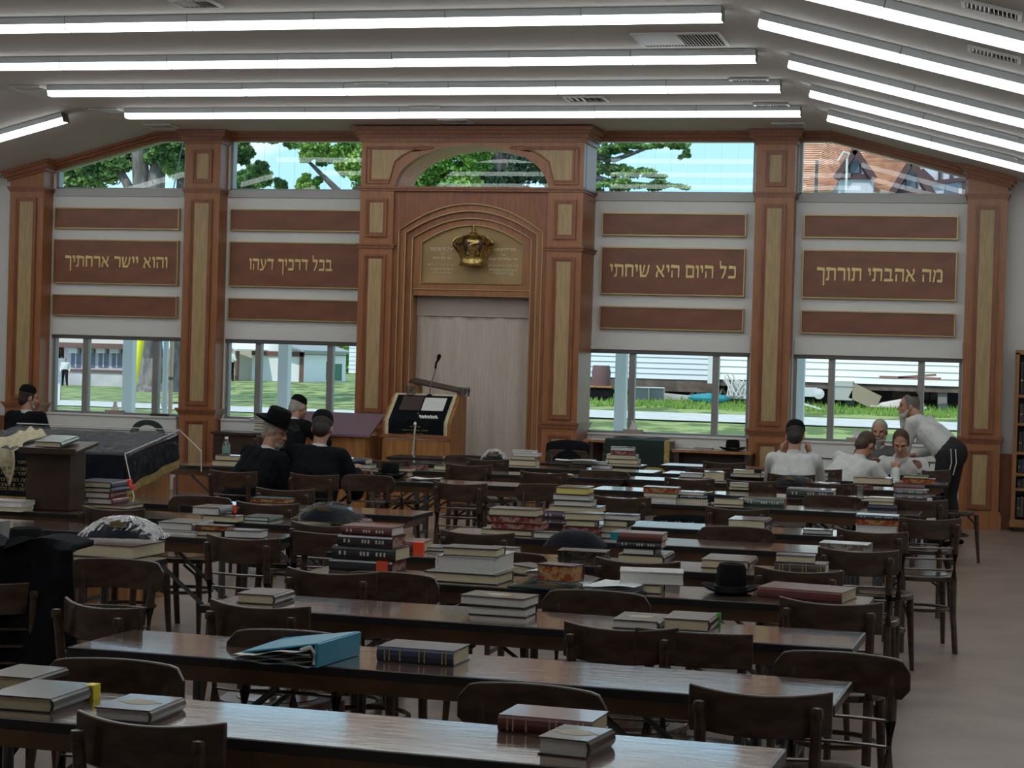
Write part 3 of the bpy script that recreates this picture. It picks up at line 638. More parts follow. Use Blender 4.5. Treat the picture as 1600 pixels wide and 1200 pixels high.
def stack(u, v, place, bs, surf=.74, group='books on the tables', xy=None):
    x, y = xy or bz(u, v, surf); z = surf+.0008
    dep = (Vector((x, y, surf))-Vector((0, 0, H))).dot(_F); k = dep/FPX
    n = len(bs)
    for i, b in enumerate(bs):
        w, t, face, cv, pg = b[:5]; rot = b[5] if len(b) > 5 else random.uniform(-4, 4); du = b[6] if len(b) > 6 else random.uniform(-.03, .03)*w
        ex = b[7] if len(b) > 7 else None
        W_, T_ = w*k*1.02, t*k
        d = W_*.68 if face in 'SF' else W_*1.38
        d = min(d, .33)
        c, p = CV[cv][1], PG[pg][1]
        lab = f'{c} book, {p} edges, '+(f'{ORD[n][i]} of {["","","pair","three","four","five","six"][n]} ' if n > 1 else 'lying ')+place
        book(x+du*k, y+(0.012 if i else 0)*(1 if face in 'SF' else .5)+random.uniform(0, .01), z, W_, d, T_, face, cv, pg, math.radians(rot), lab, group, ex)
        z += T_+.0006
    return x, y, z
ST = [
 (28, 1112, 'at the very bottom left on the frontmost table', [(112, 23, 'R', 'bk', 'cr', 0, 0, 'ytape')]),
 (188, 1129, 'beside the yellow-taped book, faint gold emblem on cover', [(94, 20, 'R', 'br', 'wh', 0, 0, 'emblem')]),
 (10, 1080, 'cut by the left edge behind the yellow-taped book', [(84, 22, 'R', 'br', 'cr', 0, 0)]),
 (850, 1150, 'on the frontmost table, with a thick gilt-marked spine', [(150, 27, 'S', 'mr', 'cr', -3, 0, 'bands')]),
 (878, 1184, 'on the frontmost table, its cover slightly lifted', [(84, 28, 'R', 'br', 'wh', -8, 0, 'emblem')]),
 (648, 1038, 'against the blue binder, with gilt bands on the spine', [(124, 24, 'S', 'nv', 'cr', -2, 0, 'bands')]),
 (398, 944, 'alone at the left end of the third table', [(62, 15, 'R', 'br', 'cr', 0, 0)]),
 (770, 963, 'in the middle of the third table', [(92, 14, 'F', 'bk', 'wh', -2, 6), (106, 15, 'F', 'br', 'wh', -6, -4, 'emblem')]),
 (992, 984, 'left one of two neighbours on the third table', [(72, 14, 'R', 'br', 'wh', 0, 0, 'emblem')]),
 (1072, 986, 'right of two neighbours, third table, green tab', [(72, 18, 'R', 'br', 'cr', 0, 0, 'gtape')]),
 (562, 893, 'in the dark stack, left on table four', [(103, 17, 'S', 'bk', 'mb', -2, 0, 'rlab'), (104, 20, 'S', 'bk', 'cr', -2, 3, 'title'), (90, 18, 'S', 'bk', 'mb', -3, 5, 'title'), (84, 14, 'S', 'mr', 'wh', -3, 6, 'title')]),
 (718, 911, 'in the stack with the very thick white one', [(120, 15, 'F', 'bk', 'cr', -4, 0), (92, 26, 'L', 'wt', 'wh', -2, 6), (86, 13, 'F', 'bk', 'cr', 2, 14)]),
 (812, 898, 'slanting between the thick white book and the green binder', [(70, 14, 'F', 'nv', 'cr', -38, 0)]),
 (1016, 928, 'left of the black hat', [(56, 14, 'F', 'bk', 'cr', 0, -12), (98, 19, 'F', 'wt', 'wh', 10, 0)]),
 (1248, 939, 'right of the black hat, long and flat', [(134, 17, 'S', 'mr', 'cr', -10, 0)]),
 (1132, 889, 'behind the black hat', [(74, 13, 'R', 'br', 'cr', 0, 0)]),
 (1249, 896, 'near the right end of the fifth table', [(78, 15, 'S', 'br', 'wh', -2, 0, 'bands'), (60, 12, 'F', 'nv', 'cr', 2, -8)]),
 (1000, 881, 'in the stack with the teal spine end', [(72, 13, 'R', 'bk', 'cr', 0, 0), (50, 10, 'R', 'bk', 'wh', 0, -4), (70, 11, 'S', 'bk', 'cr', 0, -4, 'title'), (80, 12, 'S', 'mr', 'cr', 0, -8, 'ttape')]),
 (908, 874, 'under the black velvet bag', [(76, 12, 'F', 'gy', 'gm', 3, 0)]),
 (785, 870, 'left of the black velvet bag, small', [(44, 14, 'F', 'gy', 'wh', 0, 0)]),
 (612, 862, 'behind the dark stack, with a red tape on its end', [(98, 16, 'S', 'mr', 'cr', 4, 0, 'rtape')]),
 (690, 862, 'right of the red-taped one, thin', [(80, 6, 'F', 'gy', 'wh', 6, 0)]),
 (795, 837, 'in the left marbled stack', [(80, 9, 'F', 'bk', 'cr', 0, -5), (80, 10, 'F', 'mr', 'mb', 0, 10), (76, 11, 'F', 'mr', 'mb', 0, 2), (76, 11, 'F', 'gy', 'cr', 0, 4)]),
 (853, 842, 'between the two marbled stacks', [(42, 10, 'F', 'gy', 'wh', 0, 0)]),
 (905, 842, 'in the right marbled stack', [(58, 9, 'F', 'mr', 'mb', 0, 0), (57, 9, 'F', 'mr', 'mb', 0, 0), (46, 10, 'F', 'bk', 'cr', 0, 0), (60, 11, 'F', 'gy', 'cr', 10, 5)]),
 (958, 842, 'just right of the marbled stacks', [(44, 9, 'F', 'bk', 'wh', 0, -4), (42, 9, 'F', 'wt', 'cr', 0, 0), (40, 10, 'R', 'bk', 'cr', 0, 2), (54, 9, 'F', 'nv', 'wh', 0, 8)]),
 (1317, 862, 'near the right aisle, long with pale top', [(75, 12, 'F', 'wt', 'gm', -4, 0)]),
 (893, 812, 'in the stack topped with yellow edges', [(84, 11, 'S', 'pu', 'cr', 0, -10, 'title'), (80, 9, 'F', 'gy', 'cr', 0, 2), (60, 9, 'F', 'bk', 'wh', 0, 0), (58, 9, 'F', 'bk', 'wh', 0, -3), (48, 11, 'L', 'br', 'yl', 0, -4)]),
 (1166, 828, 'above the wide pale-lit chair rail, thick', [(58, 15, 'R', 'nv', 'cr', 0, 0)]),
 (1276, 835, 'right of the thick cream one, thin and small', [(44, 7, 'F', 'bk', 'wh', 0, 0)]),
 (1368, 838, 'at right, with the thick white one', [(62, 16, 'F', 'wt', 'wh', 0, 0), (64, 10, 'F', 'mr', 'or', 0, 1), (64, 6, 'S', 'nv', 'wh', 0, 1, 'title')]),
 (1030, 785, 'with the bright orange edge on top', [(46, 7, 'F', 'wt', 'wh', 0, 2), (52, 7, 'F', 'gy', 'cr', 0, 0), (54, 9, 'F', 'gy', 'or', 0, 0)]),
 (1078, 786, 'right of the orange-edged one', [(50, 6, 'F', 'wt', 'cr', 0, 3), (52, 6, 'S', 'bk', 'wh', 0, 0, 'title'), (44, 5, 'F', 'wt', 'wh', 0, -3)]),
 (1138, 789, 'left of the long green spine', [(46, 10, 'F', 'br', 'cr', 0, 0)]),
 (1192, 791, 'with its long spine between two bare stretches', [(64, 11, 'S', 'gn', 'or', 0, 0, 'title')]),
 (1376, 796, 'at the right, next to the grey spined pair', [(44, 6, 'S', 'nv', 'wh', 0, 2), (38, 6, 'F', 'bk', 'cr', 0, 0), (38, 6, 'F', 'wt', 'cr', 0, 0)]),
 (1265, 778, 'left of the cup, long with marked spine', [(72, 13, 'S', 'bk', 'cr', 0, 0, 'title')]),
 (1422, 781, 'at the far right table end', [(50, 8, 'S', 'gy', 'cr', 0, 0, 'title'), (48, 7, 'S', 'gy', 'cr', 0, 0, 'title')]),
 (1153, 766, 'small and pale in front of the black jacket', [(30, 5, 'F', 'bk', 'cr', 0, 0), (27, 6, 'F', 'wt', 'cr', 0, 0)]),
 (1117, 752, 'thick, pages and brown spine both seen', [(30, 14, 'R', 'br', 'cr', 12, 0)]),
 (1084, 752, 'left of the thick brown-spined one', [(50, 5, 'F', 'br', 'wh', 0, 0), (34, 7, 'F', 'mr', 'wh', 0, -6)]),
 (1362, 762, 'below the leaning white-shirted man', [(30, 5, 'F', 'mr', 'mb', 0, -14), (58, 10, 'F', 'br', 'cr', 0, 0)]),
 (1424, 766, 'before the looking-down young man', [(46, 10, 'S', 'mr', 'cr', 0, -4), (50, 8, 'F', 'mr', 'or', 0, 10), (38, 5, 'F', 'gn', 'cr', 0, 6)]),
 (1283, 745, 'by the back of the white shirt', [(34, 7, 'F', 'gy', 'wh', 0, 0), (24, 6, 'F', 'wt', 'wh', 0, -14)]),
 (1166, 746, 'before the man holding his head', [(38, 6, 'F', 'gy', 'cr', 0, 0), (30, 5, 'F', 'wt', 'cr', 0, -6)]),
 (1206, 742, 'right of the small pale pair', [(34, 5, 'F', 'br', 'wh', 0, 0)]),
 (813, 728, 'right of the plastic bag by the curtain', [(47, 9, 'F', 'bk', 'cr', 0, 0), (36, 6, 'F', 'bk', 'cr', 0, 4), (40, 5, 'F', 'wt', 'wh', 4, 8), (34, 4, 'F', 'wt', 'wh', -4, 2)]),
 (910, 731, 'under loose white sheets, far centre', [(24, 5, 'F', 'br', 'cr', 0, -10), (34, 7, 'F', 'mr', 'cr', 0, 0)]),
 (938, 733, 'right of the loose white sheets', [(30, 6, 'F', 'nv', 'wh', 0, 0), (22, 5, 'F', 'nv', 'wh', 0, -2)]),
 (970, 725, 'in front of the draped desk', [(50, 7, 'F', 'br', 'cr', 0, 0), (46, 7, 'F', 'br', 'cr', 0, -1), (36, 6, 'F', 'mr', 'mb', 0, 0), (35, 6, 'F', 'nv', 'wh', 0, 0)]),
 (690, 735, 'in the low row right of the small black hat', [(30, 8, 'F', 'bk', 'cr', 0, 2)]),
 (652, 734, 'left of the low cream one, pinkish edges', [(26, 7, 'F', 'br', 'mb', 0, 0)]),
 (548, 744, 'at the elbow of the man in the skullcap', [(62, 12, 'S', 'mr', 'cr', 0, 0, 'bands'), (46, 7, 'F', 'bk', 'wh', 0, 8), (52, 8, 'S', 'nv', 'cr', 0, -4)]),
 (619, 745, 'beside the small black hat', [(38, 8, 'F', 'br', 'cr', 0, 0), (44, 6, 'F', 'mr', 'cr', 0, 0)]),
 (272, 836, 'at the left of the low marbled one', [(58, 7, 'F', 'wt', 'wh', 0, 4), (58, 12, 'R', 'gy', 'wh', 0, 0)]),
 (326, 838, 'with the speckled edge', [(46, 8, 'F', 'bk', 'cr', 0, -4), (52, 8, 'F', 'br', 'or', 0, 0)]),
 (338, 816, 'with the red tab on top', [(54, 10, 'F', 'br', 'cr', 0, 4), (46, 12, 'R', 'gy', 'wh', 0, -20, 'rtape')]),
 (379, 841, 'right of the speckled one, lying open', [(60, 12, 'F', 'bk', 'wh', 6, 0)]),
 (398, 814, 'low behind the red-tabbed one', [(44, 6, 'R', 'gn', 'wh', 0, 0)]),
 (489, 821, 'below the left plastic bag', [(56, 7, 'F', 'bk', 'cr', 0, 0)]),
 (541, 822, 'right of the left plastic bag', [(42, 8, 'R', 'mr', 'cr', 0, 0)]),
 (418, 786, 'in front of the man in black', [(60, 7, 'F', 'gn', 'or', 0, 0)]),
 (150, 871, 'under the clear bag at left, very thick', [(122, 20, 'L', 'br', 'cr', -3, 0)]),
 (84, 862, 'between the big hat and the clear bag', [(62, 15, 'F', 'br', 'cr', 0, 0)]),
 (150, 794, 'in the stack beside the dark book stand', [(88, 6, 'F', 'br', 'cr', 0, 8), (42, 9, 'R', 'rd', 'wh', 0, 4), (42, 9, 'R', 'rd', 'wh', 0, 0), (60, 7, 'R', 'nv', 'cr', 0, -8, 'rtape'), (60, 9, 'R', 'nv', 'cr', 4, -8, 'rtape')]),
 (2, 799, 'cut by the left edge of the picture', [(62, 8, 'F', 'wt', 'cr', 0, 0), (62, 8, 'F', 'wt', 'wh', 0, 0)]),
]
for a in ST: stack(*a)
for i, (u, v) in enumerate(((305, 716), (296, 712))): pass
stack(0, 0, 'on the green binder, with a flame-like pattern', [(62, 26, 'F', 'nv', 'or', -12, 0)], surf=.772, xy=(-1.83, 8.03))
stack(0, 0, 'on the table by the left windows, nearer', [(44, 9, 'F', 'bk', 'cr', 0, 0), (44, 8, 'F', 'br', 'cr', 0, 4)], xy=(-6.3, 15.25))
stack(0, 0, 'on the table by the left windows, farther', [(40, 8, 'F', 'bk', 'cr', 0, 0), (46, 6, 'F', 'br', 'cr', 0, 4)], xy=(-7.0, 15.3))
# ================================================================== OTHER THINGS IN THE HALL
# draped reading platform at left: sloping top from (y 11.5, z 1.0) to (12.3, 1.13)
bx0, bx1, by0, by1 = -6.79, -5.57, 11.8, 12.62
t = thing('reading_platform', 'large orange wood reading platform draped in dark cloth under clear plastic, at left', 'platform', ((bx0+bx1)/2, by0, 0))
def L(m, n, mm, **k):
    m.v = [(p[0]-(bx0+bx1)/2, p[1]-by0, p[2]) for p in m.v]; return m.build(n, mm, t, **k)
def tz(y): return .982+.13*(y-by0)/(by1-by0)
m = MB(); m.hexa([(bx0+.03, by0+.03, 0), (bx1-.03, by0+.03, 0), (bx1-.03, by1-.03, 0), (bx0+.03, by1-.03, 0)], [(bx0+.03, by0+.03, .965), (bx1-.03, by0+.03, .965), (bx1-.03, by1-.03, 1.08), (bx0+.03, by1-.03, 1.08)])
L(m, 'wooden_base', ORANGEW)
m = MB()
m.grid(lambda u, v: (bx0+(bx1-bx0)*u, by0+(by1-by0)*v, tz(by0+(by1-by0)*v)+.004+.003*math.sin(u*23+v*7)), 30, 14)
m.grid(lambda u, v: (bx0+(bx1-bx0)*u, by0-.012-.01*math.sin(u*21)*v, 1.0-.30*v), 30, 5)
m.grid(lambda u, v: (bx1+.012+.012*math.sin(u*15)*v, by0+(by1-by0)*u, tz(by0+(by1-by0)*u)-.17*v-.02*(1-u)*v), 20, 5)
L(m, 'velvet_cloth', VELVET, smooth=True)
m = MB()
m.grid(lambda u, v: (bx0+(bx1-bx0)*u, by0-.016-.01*math.sin(u*21), .70-.075*v), 30, 2)
m.grid(lambda u, v: (bx1+.016+.012*math.sin(u*15), by0+(by1-by0)*u, tz(by0+(by1-by0)*u)-.17-.02*(1-u)-.055*v), 20, 2)
L(m, 'gold_band', GOLDF, smooth=True)
for k, (w_, dz) in enumerate(((.16, 0), (.26, -.045), (.2, -.075), (.3, -.12), (.34, -.15), (.22, -.18))):
    text('הבימה הזאת נדבה' if k % 2 else 'לזכר נשמת', w_, .022, (-.16, -.03, .93+dz), EMB, t, 'embroidery', ext=.001, bold=False)
def crinkle(f, nu, nv, amp, name='plastic_cover'):
    def g(u, v):
        p = Vector(f(u, v)); return tuple(p+Vector((random.uniform(-1, 1), random.uniform(-1, 1), random.uniform(-.6, 1)))*amp)
    return L(MB().grid(g, nu, nv), name, PLASTIC)
m = MB()
def pc(u, v):
    if v < .5: y = by1-(by1-by0)*v*2; return (bx0-.01+(bx1-bx0+.03)*u, y, tz(y)+.018)
    w_ = (v-.5)*2; return (bx0-.01+(bx1-bx0+.03)*u, by0-.03-.02*w_, 1.015-.36*w_)
crinkle(pc, 60, 40, .006)
crinkle(lambda u, v: (bx1+.03+(.03+.12*abs(u-.5)**1.5)*v, by0-.03+(by1-by0+.05)*u, tz(by0+(by1-by0)*u)+.012-.42*v), 40, 20, .005)
m = MB(); m.tube([(bx1+.02, by0-.04, 1.01), (bx1+.13, by0-.10, .70)], .004, 5); m.tube([(bx1+.02, by1, 1.14), (bx1+.16, by1+.05, 1.0), (bx1+.165, by1+.05, .86)], .004, 5)
m.tube([(bx0, by1, 1.145), (bx1+.02, by1, 1.145), (bx1+.02, by0-.04, 1.015)], .004, 5)
L(m, 'plastic_fold', mat('plastic_edge', (.6, .62, .64), .2))
# prayer shawl on the platform
m = MB()
def shawl(u, v):
    x = -6.79+.42*u+.03*math.sin(v*9); y = 11.74+.5*v; z = tz(max(y, by0))+.035+.05*math.sin(u*5+1)*math.sin(v*4+.5)+.012*math.sin(u*31+v*5)
    if v < .3: y = by0-.04-.02*math.sin(u*19); z = 1.03-(.3-v)*.9*(.5+.5*math.sin(u*7+.5))
    return (x, y, z)
o = m.grid(shawl, 40, 30).build('prayer_shawl', CREAMF, smooth=True); o.modifiers.new('s', 'SOLIDIFY').thickness = .008
tag(o, 'crumpled cream prayer shawl lying on the draped platform', 'shawl')
# table-top book stand
sx, sy = bz(95, 795); sy = 10.46
t = thing('book_stand', 'dark wooden table-top book stand with slanted top, in front of the draped platform', 'stand', (sx, sy, .742))
MB().box(-.15, .13, 0, .2, 0, .345).build('body', DARKW, t, bevel=.004)
m = MB(); m.hexa([(-.17, -.06, .33), (.19, -.06, .33), (.19, .24, .375), (-.17, .24, .375)], [(-.17, -.06, .35), (.19, -.06, .35), (.19, .24, .395), (-.17, .24, .395)])
m.box(-.17, .19, -.065, -.05, .33, .365); m.build('slanted_top', DARKW, t, bevel=.003)
o = book(sx, sy-.03, 1.11, .17, .22, .032, 'R', 'gn', 'cr', math.radians(4), 'dark green book with cream page edges on the slanted dark stand', 'books on the tables'); o.rotation_euler = (math.radians(8), 0, 0)
# lectern before the ark
t = thing('lectern', 'orange wood prayer lectern in front of the curtain, with a fringed black cloth', 'lectern', (-6.28, 20.6, 0))
P = lambda y, z: (y, z)
prof = [(0, 0), (0, .98), (.35, 1.27), (.62, 1.27), (.62, 0)]
m = MB(); vs = [(-.39, y, z) for y, z in prof]+[(.39, y, z) for y, z in prof]; n = 5
m.add(vs, [tuple(range(n)), tuple(range(2*n-1, n-1, -1))]+[(i, i+n, (i+1) % n+n, (i+1) % n) for i in range(n)])
m.build('body', ORANGEW, t, bevel=.004)
MB().box(-.36, -.005, -.012, 0, .06, .78).build('door', ORANGEW, t, bevel=.003); MB().box(.005, .36, -.012, 0, .06, .78).build('door', ORANGEW, t, bevel=.003)
MB().box(-.40, .40, -.03, .0, .80, .84).build('ledge', CHERRYD, t)
def lf(w, off, a, b):
    def f(u, v):
        s = a+(b-a)*v; x = -w+2*w*u
        if s < .46: y, z = .35*(1-s/.46)-.008-off, 1.27-.29*s/.46+.01+off
        else: y, z = -.014-off-.008*math.sin(u*13), .985-(s-.46)
        return (x, y, z)
    return f
c = MB().grid(lf(.355, .0, -.01, .66), 24, 16).build('lectern_cloth', CREAMF, smooth=True); c.location = (-6.28, 20.6, 0)
q = MB().grid(lf(.315, .006, .03, .60), 24, 16).build('black_field', BLACKC, c, smooth=True)
tag(c, 'black lettered cloth with cream border draped over the lectern', 'cloth')
for k in range(4): text('לזכר נשמת היקר', (.12, .3, .2, .16)[k], .018, (-.01, -.03, .93-.04*k), EMB, c, 'embroidery', ext=.001, bold=False)
o = MB().grid(lambda u, v: (lf(.125, .016, .08, .30)(u, v)[0]+.14, *lf(.125, .016, .08, .30)(u, v)[1:]), 6, 6).build('paper_sheet', mat('paper', (.68, .68, .66), .7)); o.location = (-6.28, 20.6, 0)
tag(o, 'white sheet lying on the black lectern cloth', 'paper')
o = MB().grid(lambda u, v: (lf(.12, .014, .06, .30)(u, v)[0]-.12, *lf(.12, .014, .06, .30)(u, v)[1:]), 4, 4).build('dark_booklet', mat('dk_brown_cover', (.05, .03, .03), .5)); o.location = (-6.28, 20.6, 0)
tag(o, 'dark brown booklet lying left of the white sheet on the lectern', 'booklet')
m = MB()
for k in range(7): m.tube([(.02+.03*k, .05, 1.05-.005*(k % 2)), (.05+.03*k, .02, 1.02)], .014, 6)
m.tube([(-.01, .10, 1.07), (-.01, -.03, .95), (-.015, -.035, .62)], .018, 6)
o = m.build('belt', mat('ivory', (.70, .68, .60), .7), smooth=True); o.location = (-6.28, 20.6, 0); tag(o, 'white knotted prayer belt hanging down over the lectern cloth', 'belt')
t2 = thing('book_rest', 'small slanted dark wood rest on top of the lectern', 'rest', (-6.17, 20.98, 1.271))
m = MB(); m.hexa([(-.33, 0, .13), (.33, 0, .02), (.33, .2, .05), (-.33, .2, .17)], [(-.33, 0, .15), (.33, 0, .04), (.33, .2, .07), (-.33, .2, .19)]); m.v = [(x, y, z) for x, y, z in m.v]; m.build('rest_top', DARKW, t2)
MB().box(-.27, -.22, .03, .17, 0, .14).build('foot', ORANGEW, t2); MB().box(.22, .27, .03, .17, 0, .04).build('foot', ORANGEW, t2)
t3 = thing('microphone', 'black microphone on a thin curved chrome gooseneck above the lectern', 'microphone', (-6.24, 20.93, 1.27))
MB().tube([(0, 0, 0), (.01, 0, .12), (.05, 0, .24), (.065, 0, .31)], .007, 8).build('gooseneck', mat('chrome', (.6, .6, .6), .2, metal=1), t3, smooth=True)
MB().tube([(.06, 0, .30), (.07, -.01, .36), (.095, -.01, .40)], .012, 8).build('clip', BLACKC, t3, smooth=True)
MB().at(.09, -.01, .39, ry=.25).lathe([(.0, 0), (.014, 0), (.022, .03), (.024, .05), (.012, .07), (0, .072)], 12).build('microphone_head', BLACKC, t3, smooth=True)
MB().lathe([(.03, 0), (.028, .012), (0, .014)], 12).build('base', BLACKC, t3)
for x, l in ((-.27, 'left'), (.18, 'right')):
    o = MB().lathe([(.001, .002), (.05, .002), (.055, .10), (.05, .10), (.045, .008), (.001, .008)], 16).build('glass_holder', glassy('holder_glass', (.9, .93, .95), .1)); o.location = (-6.45+(0 if x < 0 else .62), 20.92, 1.271)
    tag(o, f'clear glass holder at the {l} end of the lectern top', 'holder')
# hats
def hat(x, y, z, s, lab, rz=0, tall=.12, brim=.155, parent=None, tilt=0):
    t = thing('black_hat', lab, 'hat', (x, y, z), rz, 'black felt hats'); t.rotation_euler = (tilt, 0, rz)
    n = 32
    def br(u, v):
        a = 2*PI*u; r = (.085+(brim-.085)*v)*s; return (r*1.0*math.cos(a)*.95, r*math.sin(a)*1.08, (.004+.022*v*v*(1+.6*math.cos(2*a)))*s)
    b = MB().grid(br, n, 5).build('brim', FELT, t, smooth=True); b.modifiers.new('s', 'SOLIDIFY').thickness = .004
    MB().lathe([(.088*s, 0), (.084*s, .04*s), (.078*s, tall*.85*s), (.066*s, tall*s), (.03*s, (tall-.015)*s), (0, (tall-.02)*s)], 24, .92, 1.1).build('crown', FELT, t, smooth=True)
    MB().lathe([(.0885*s, .004), (.0905*s, .006), (.0885*s, .035*s), (.086*s, .036*s)], 24, .92, 1.1).build('ribbon', mat('black_ribbon', (.01, .01, .011), .35), t, smooth=True)
    return t
x, y = bz(30, 872); hat(x-.02, y+.1, .742, 1.05, 'big black hat at the left edge beside very thick books', .3)
x, y = bz(603, 747); hat(x, y+.1, .742, .95, 'small black hat on the table right of the man in the skullcap', .2)
x, y = bz(1136, 931); hat(x, y+.12, .742, .86, 'black hat with creased crown on the fourth table, right of centre', .1, .14)
x, y = bz(1143, 707, .76); hat(-2.95, 21.6, .762, .98, 'black hat on the wooden desk under the right-centre window', .5)
# plastic bags with velvet pouches
def bag(x, y, z, w, d, h, lab, rz=0, inner=VELVET, cover=True, emb=True):
    t = thing('prayer_bag', lab, 'bag', (x, y, z), rz, 'bags with prayer shawls')
    def f(k, a):
        def g(u, v):
            X, Y = -1+2*u, -1+2*v; e = max(0, 1-abs(X)**2.6)*max(0, 1-abs(Y)**2.6)
            return (X*w/2*k, Y*d/2*k+d/2, h*k*e**.75+a*random.uniform(-1, 1))
        return g
    m = MB(); m.grid(f(.9, .002), 20, 16); m.slab([(w*.38*math.cos(a), d/2+d*.4*math.sin(a)) for a in [2*PI*i/14 for i in range(14)]], 0, .012)
    m.build('velvet_pouch', inner, t, smooth=True)
    if emb: MB().at(0, d*.18, h*.55, rx=-.8).lathe([(.03, 0), (.045, .002), (.02, .004)], 10).build('emblem', EMB, t)
    if cover:
        MB().grid(f(1.10, .006), 26, 16).build('plastic_cover', PLASTIC, t)
    return t
x, y = bz(155, 846, .83); bag(x, 8.25, .83, .34, .24, .085, 'clear plastic bag with a navy velvet pouch on the very thick book at left', .1)
x, y = bz(490, 811, .78); bag(x+.02, 10.36, .768, .32, .26, .09, 'clear plastic bag with a dark pouch on the table before the two men', -.2)
x, y = bz(873, 866, .80); bag(x, 9.22, .805, .33, .2, .085, 'black velvet bag with a light seam lying on a grey marbled book', .1, cover=False, emb=False)
x, y = bz(791, 712, .78); bag(-4.55, 17.3, .742, .24, .2, .12, 'dark glossy bag under plastic in front of the curtain', 0)
x, y = bz(1227, 757, .76); bag(x, 15.98, .742, .30, .26, .07, 'shiny wrinkled plastic bag with patterned cover at right', -.3)
x, y = bz(1155, 775); o = MB().grid(lambda u, v: (-.24+.48*u, .15*v, .012+.05*math.sin(PI*u)**.5*math.sin(PI*v)**.6), 20, 8).build('black_jacket', NAVYC, smooth=True); o.location = (-1.96, 13.5, .742); tag(o, 'folded navy jacket lying on the table left of the green-spined book', 'jacket')
# blue binder
x, y = -2.30, 5.70
t = thing('blue_binder', 'bright blue ring binder stuffed with papers on the second table', 'binder', (x, y, .742), math.radians(-6))
BLU = mat('blue_plastic', (.05, .30, .46), .35); PAP = mat('paper_grey', (.66, .66, .65), .7)
m = MB(); m.hexa([(0, 0, 0), (.27, 0, 0), (.27, .31, 0), (0, .31, 0)], [(0, 0, .004), (.27, 0, .004), (.27, .31, .004), (0, .31, .004)]); m.build('back_cover', BLU, t)
m = MB(); m.hexa([(.01, .02, .022), (.275, .0, .07), (.275, .31, .07), (.01, .31, .03)], [(.01, .02, .027), (.275, .0, .075), (.275, .31, .075), (.01, .31, .035)]); m.build('front_cover', BLU, t)
m = MB(); m.hexa([(.27, 0, 0), (.278, 0, .0), (.278, .31, .0), (.27, .31, 0)], [(.268, 0, .074), (.282, 0, .072), (.282, .31, .072), (.268, .31, .074)]); m.build('spine', BLU, t)
for k in range(5): MB().grid(lambda u, v: (.0+.26*u, -.022+.3*v, .005+.0035*k+.009*k*u+.004*math.sin(u*11+k*2)*(1-v)), 20, 3).build('paper', PAP, t, smooth=True)
m = MB().tube([(.22, .004, .05), (.255, .0, .062), (.268, .0, .045), (.266, .0, .01)], .006, 6); m.build('ring', mat('white_plastic', (.6, .6, .6), .4), t)
# open green ring binder
x, y = bz(845, 917)
t = thing('green_binder', 'open dark green ring binder with loose white sheets on the fourth table', 'binder', (x-.12, 8.0, .742), math.radians(-7))
GR = mat('dark_green_plastic', (.015, .05, .04), .25)
MB().box(0, .30, 0, .33, 0, .006).build('left_cover', GR, t); MB().box(.31, .56, 0, .33, 0, .006).build('right_cover', mat('purple_plastic', (.05, .03, .09), .3), t)
MB().grid(lambda u, v: (-.005+.31*u, .32*v, .03+.015*math.sin(PI*u)-.02*(1-v)), 12, 4).build('clear_sleeve', glassy('sleeve', (.75, .9, .85), .15, .05), t, smooth=True)
for k in range(4): MB().grid(lambda u, v: (.0+.17*u+.004*k, .07+.24*v, .04+.004*k+.018*math.sin(PI*u)), 8, 3).build('paper', mat('paper_white', (.66, .70, .70), .6), t, smooth=True)
for k in range(5): MB().grid(lambda u, v: (.33+.22*u, .02+.29*v, .008+.006*k+.006*math.sin(u*5+k)), 10, 3).build('paper', mat('paper_white', (.66, .70, .70), .6), t, smooth=True)
# loose papers
def papers(u, v, w, d, n, lab, surf=.742, rz=0, xy=None, name='loose_papers'):
    x, y = xy or bz(u, v, surf); t = thing(name, lab, 'papers', (x, y, surf), rz, 'loose papers')
    for k in range(n): MB().at(random.uniform(-.02, .02), 0, .002+.004*k, rz=random.uniform(-.15, .15)).grid(lambda a, b: (-w/2+w*a, d*b, .004*math.sin(a*6+k)), 8, 3).build('sheet', mat('paper', (.68, .68, .66), .7), t, smooth=True)
    return t
papers(660, 750, .23, .17, 3, 'pile of white papers right of the small black hat'); papers(900, 722, .34, .2, 4, 'spread white papers in the far centre by the ark column', xy=(-3.75, 17.1), surf=.80)
papers(1330, 782, .22, .16, 2, 'white sheets under the plastic cup'); papers(850, 738, .2, .16, 3, 'dark-clipped folded papers in the centre', rz=.3, xy=(-3.6, 15.9)); papers(1110, 766, .14, .1, 2, 'small white sheet left of the pale pair', xy=(-2.2, 14.6))
papers(520, 728, .32, .22, 3, 'white open sheets between the two men in black', xy=(-5.25, 14.46)); papers(966, 772, .28, .18, 3, 'cream open pages beside the chair in the centre right', xy=(-2.85, 13.32))
# cup and plate
def cup(x, y, z, lab, r=.035, h=.09):
    o = MB().lathe([(.001, .001), (r*.75, .001), (r, h), (r-.003, h), (r*.75-.003, .005), (.001, .005)], 18).build('plastic_cup', glassy('cup_plastic', (.86, .88, .88), .12, .15), smooth=True); o.location = (x, y, z); tag(o, lab, 'cup', 'plastic cups')
x, y = bz(1343, 781); o = MB().lathe([(.001, 0), (.06, 0), (.10, .012), (.098, .014), (.06, .004), (.001, .004)], 24).build('plastic_plate', mat('clear_grey', (.5, .52, .52), .25)); o.location = (x, 14.66, .747); tag(o, 'grey disposable plate under the plastic cup', 'plate'); cup(x, 14.66, .752, 'clear plastic cup standing on the grey plate')
cup(-1.72, 16.15, .742, 'small clear cup near the elbow of the seated white shirt', .03, .07); cup(-1.35, 16.5, .742, 'clear cup left of the stack under the leaning man', .03, .08) if False else None
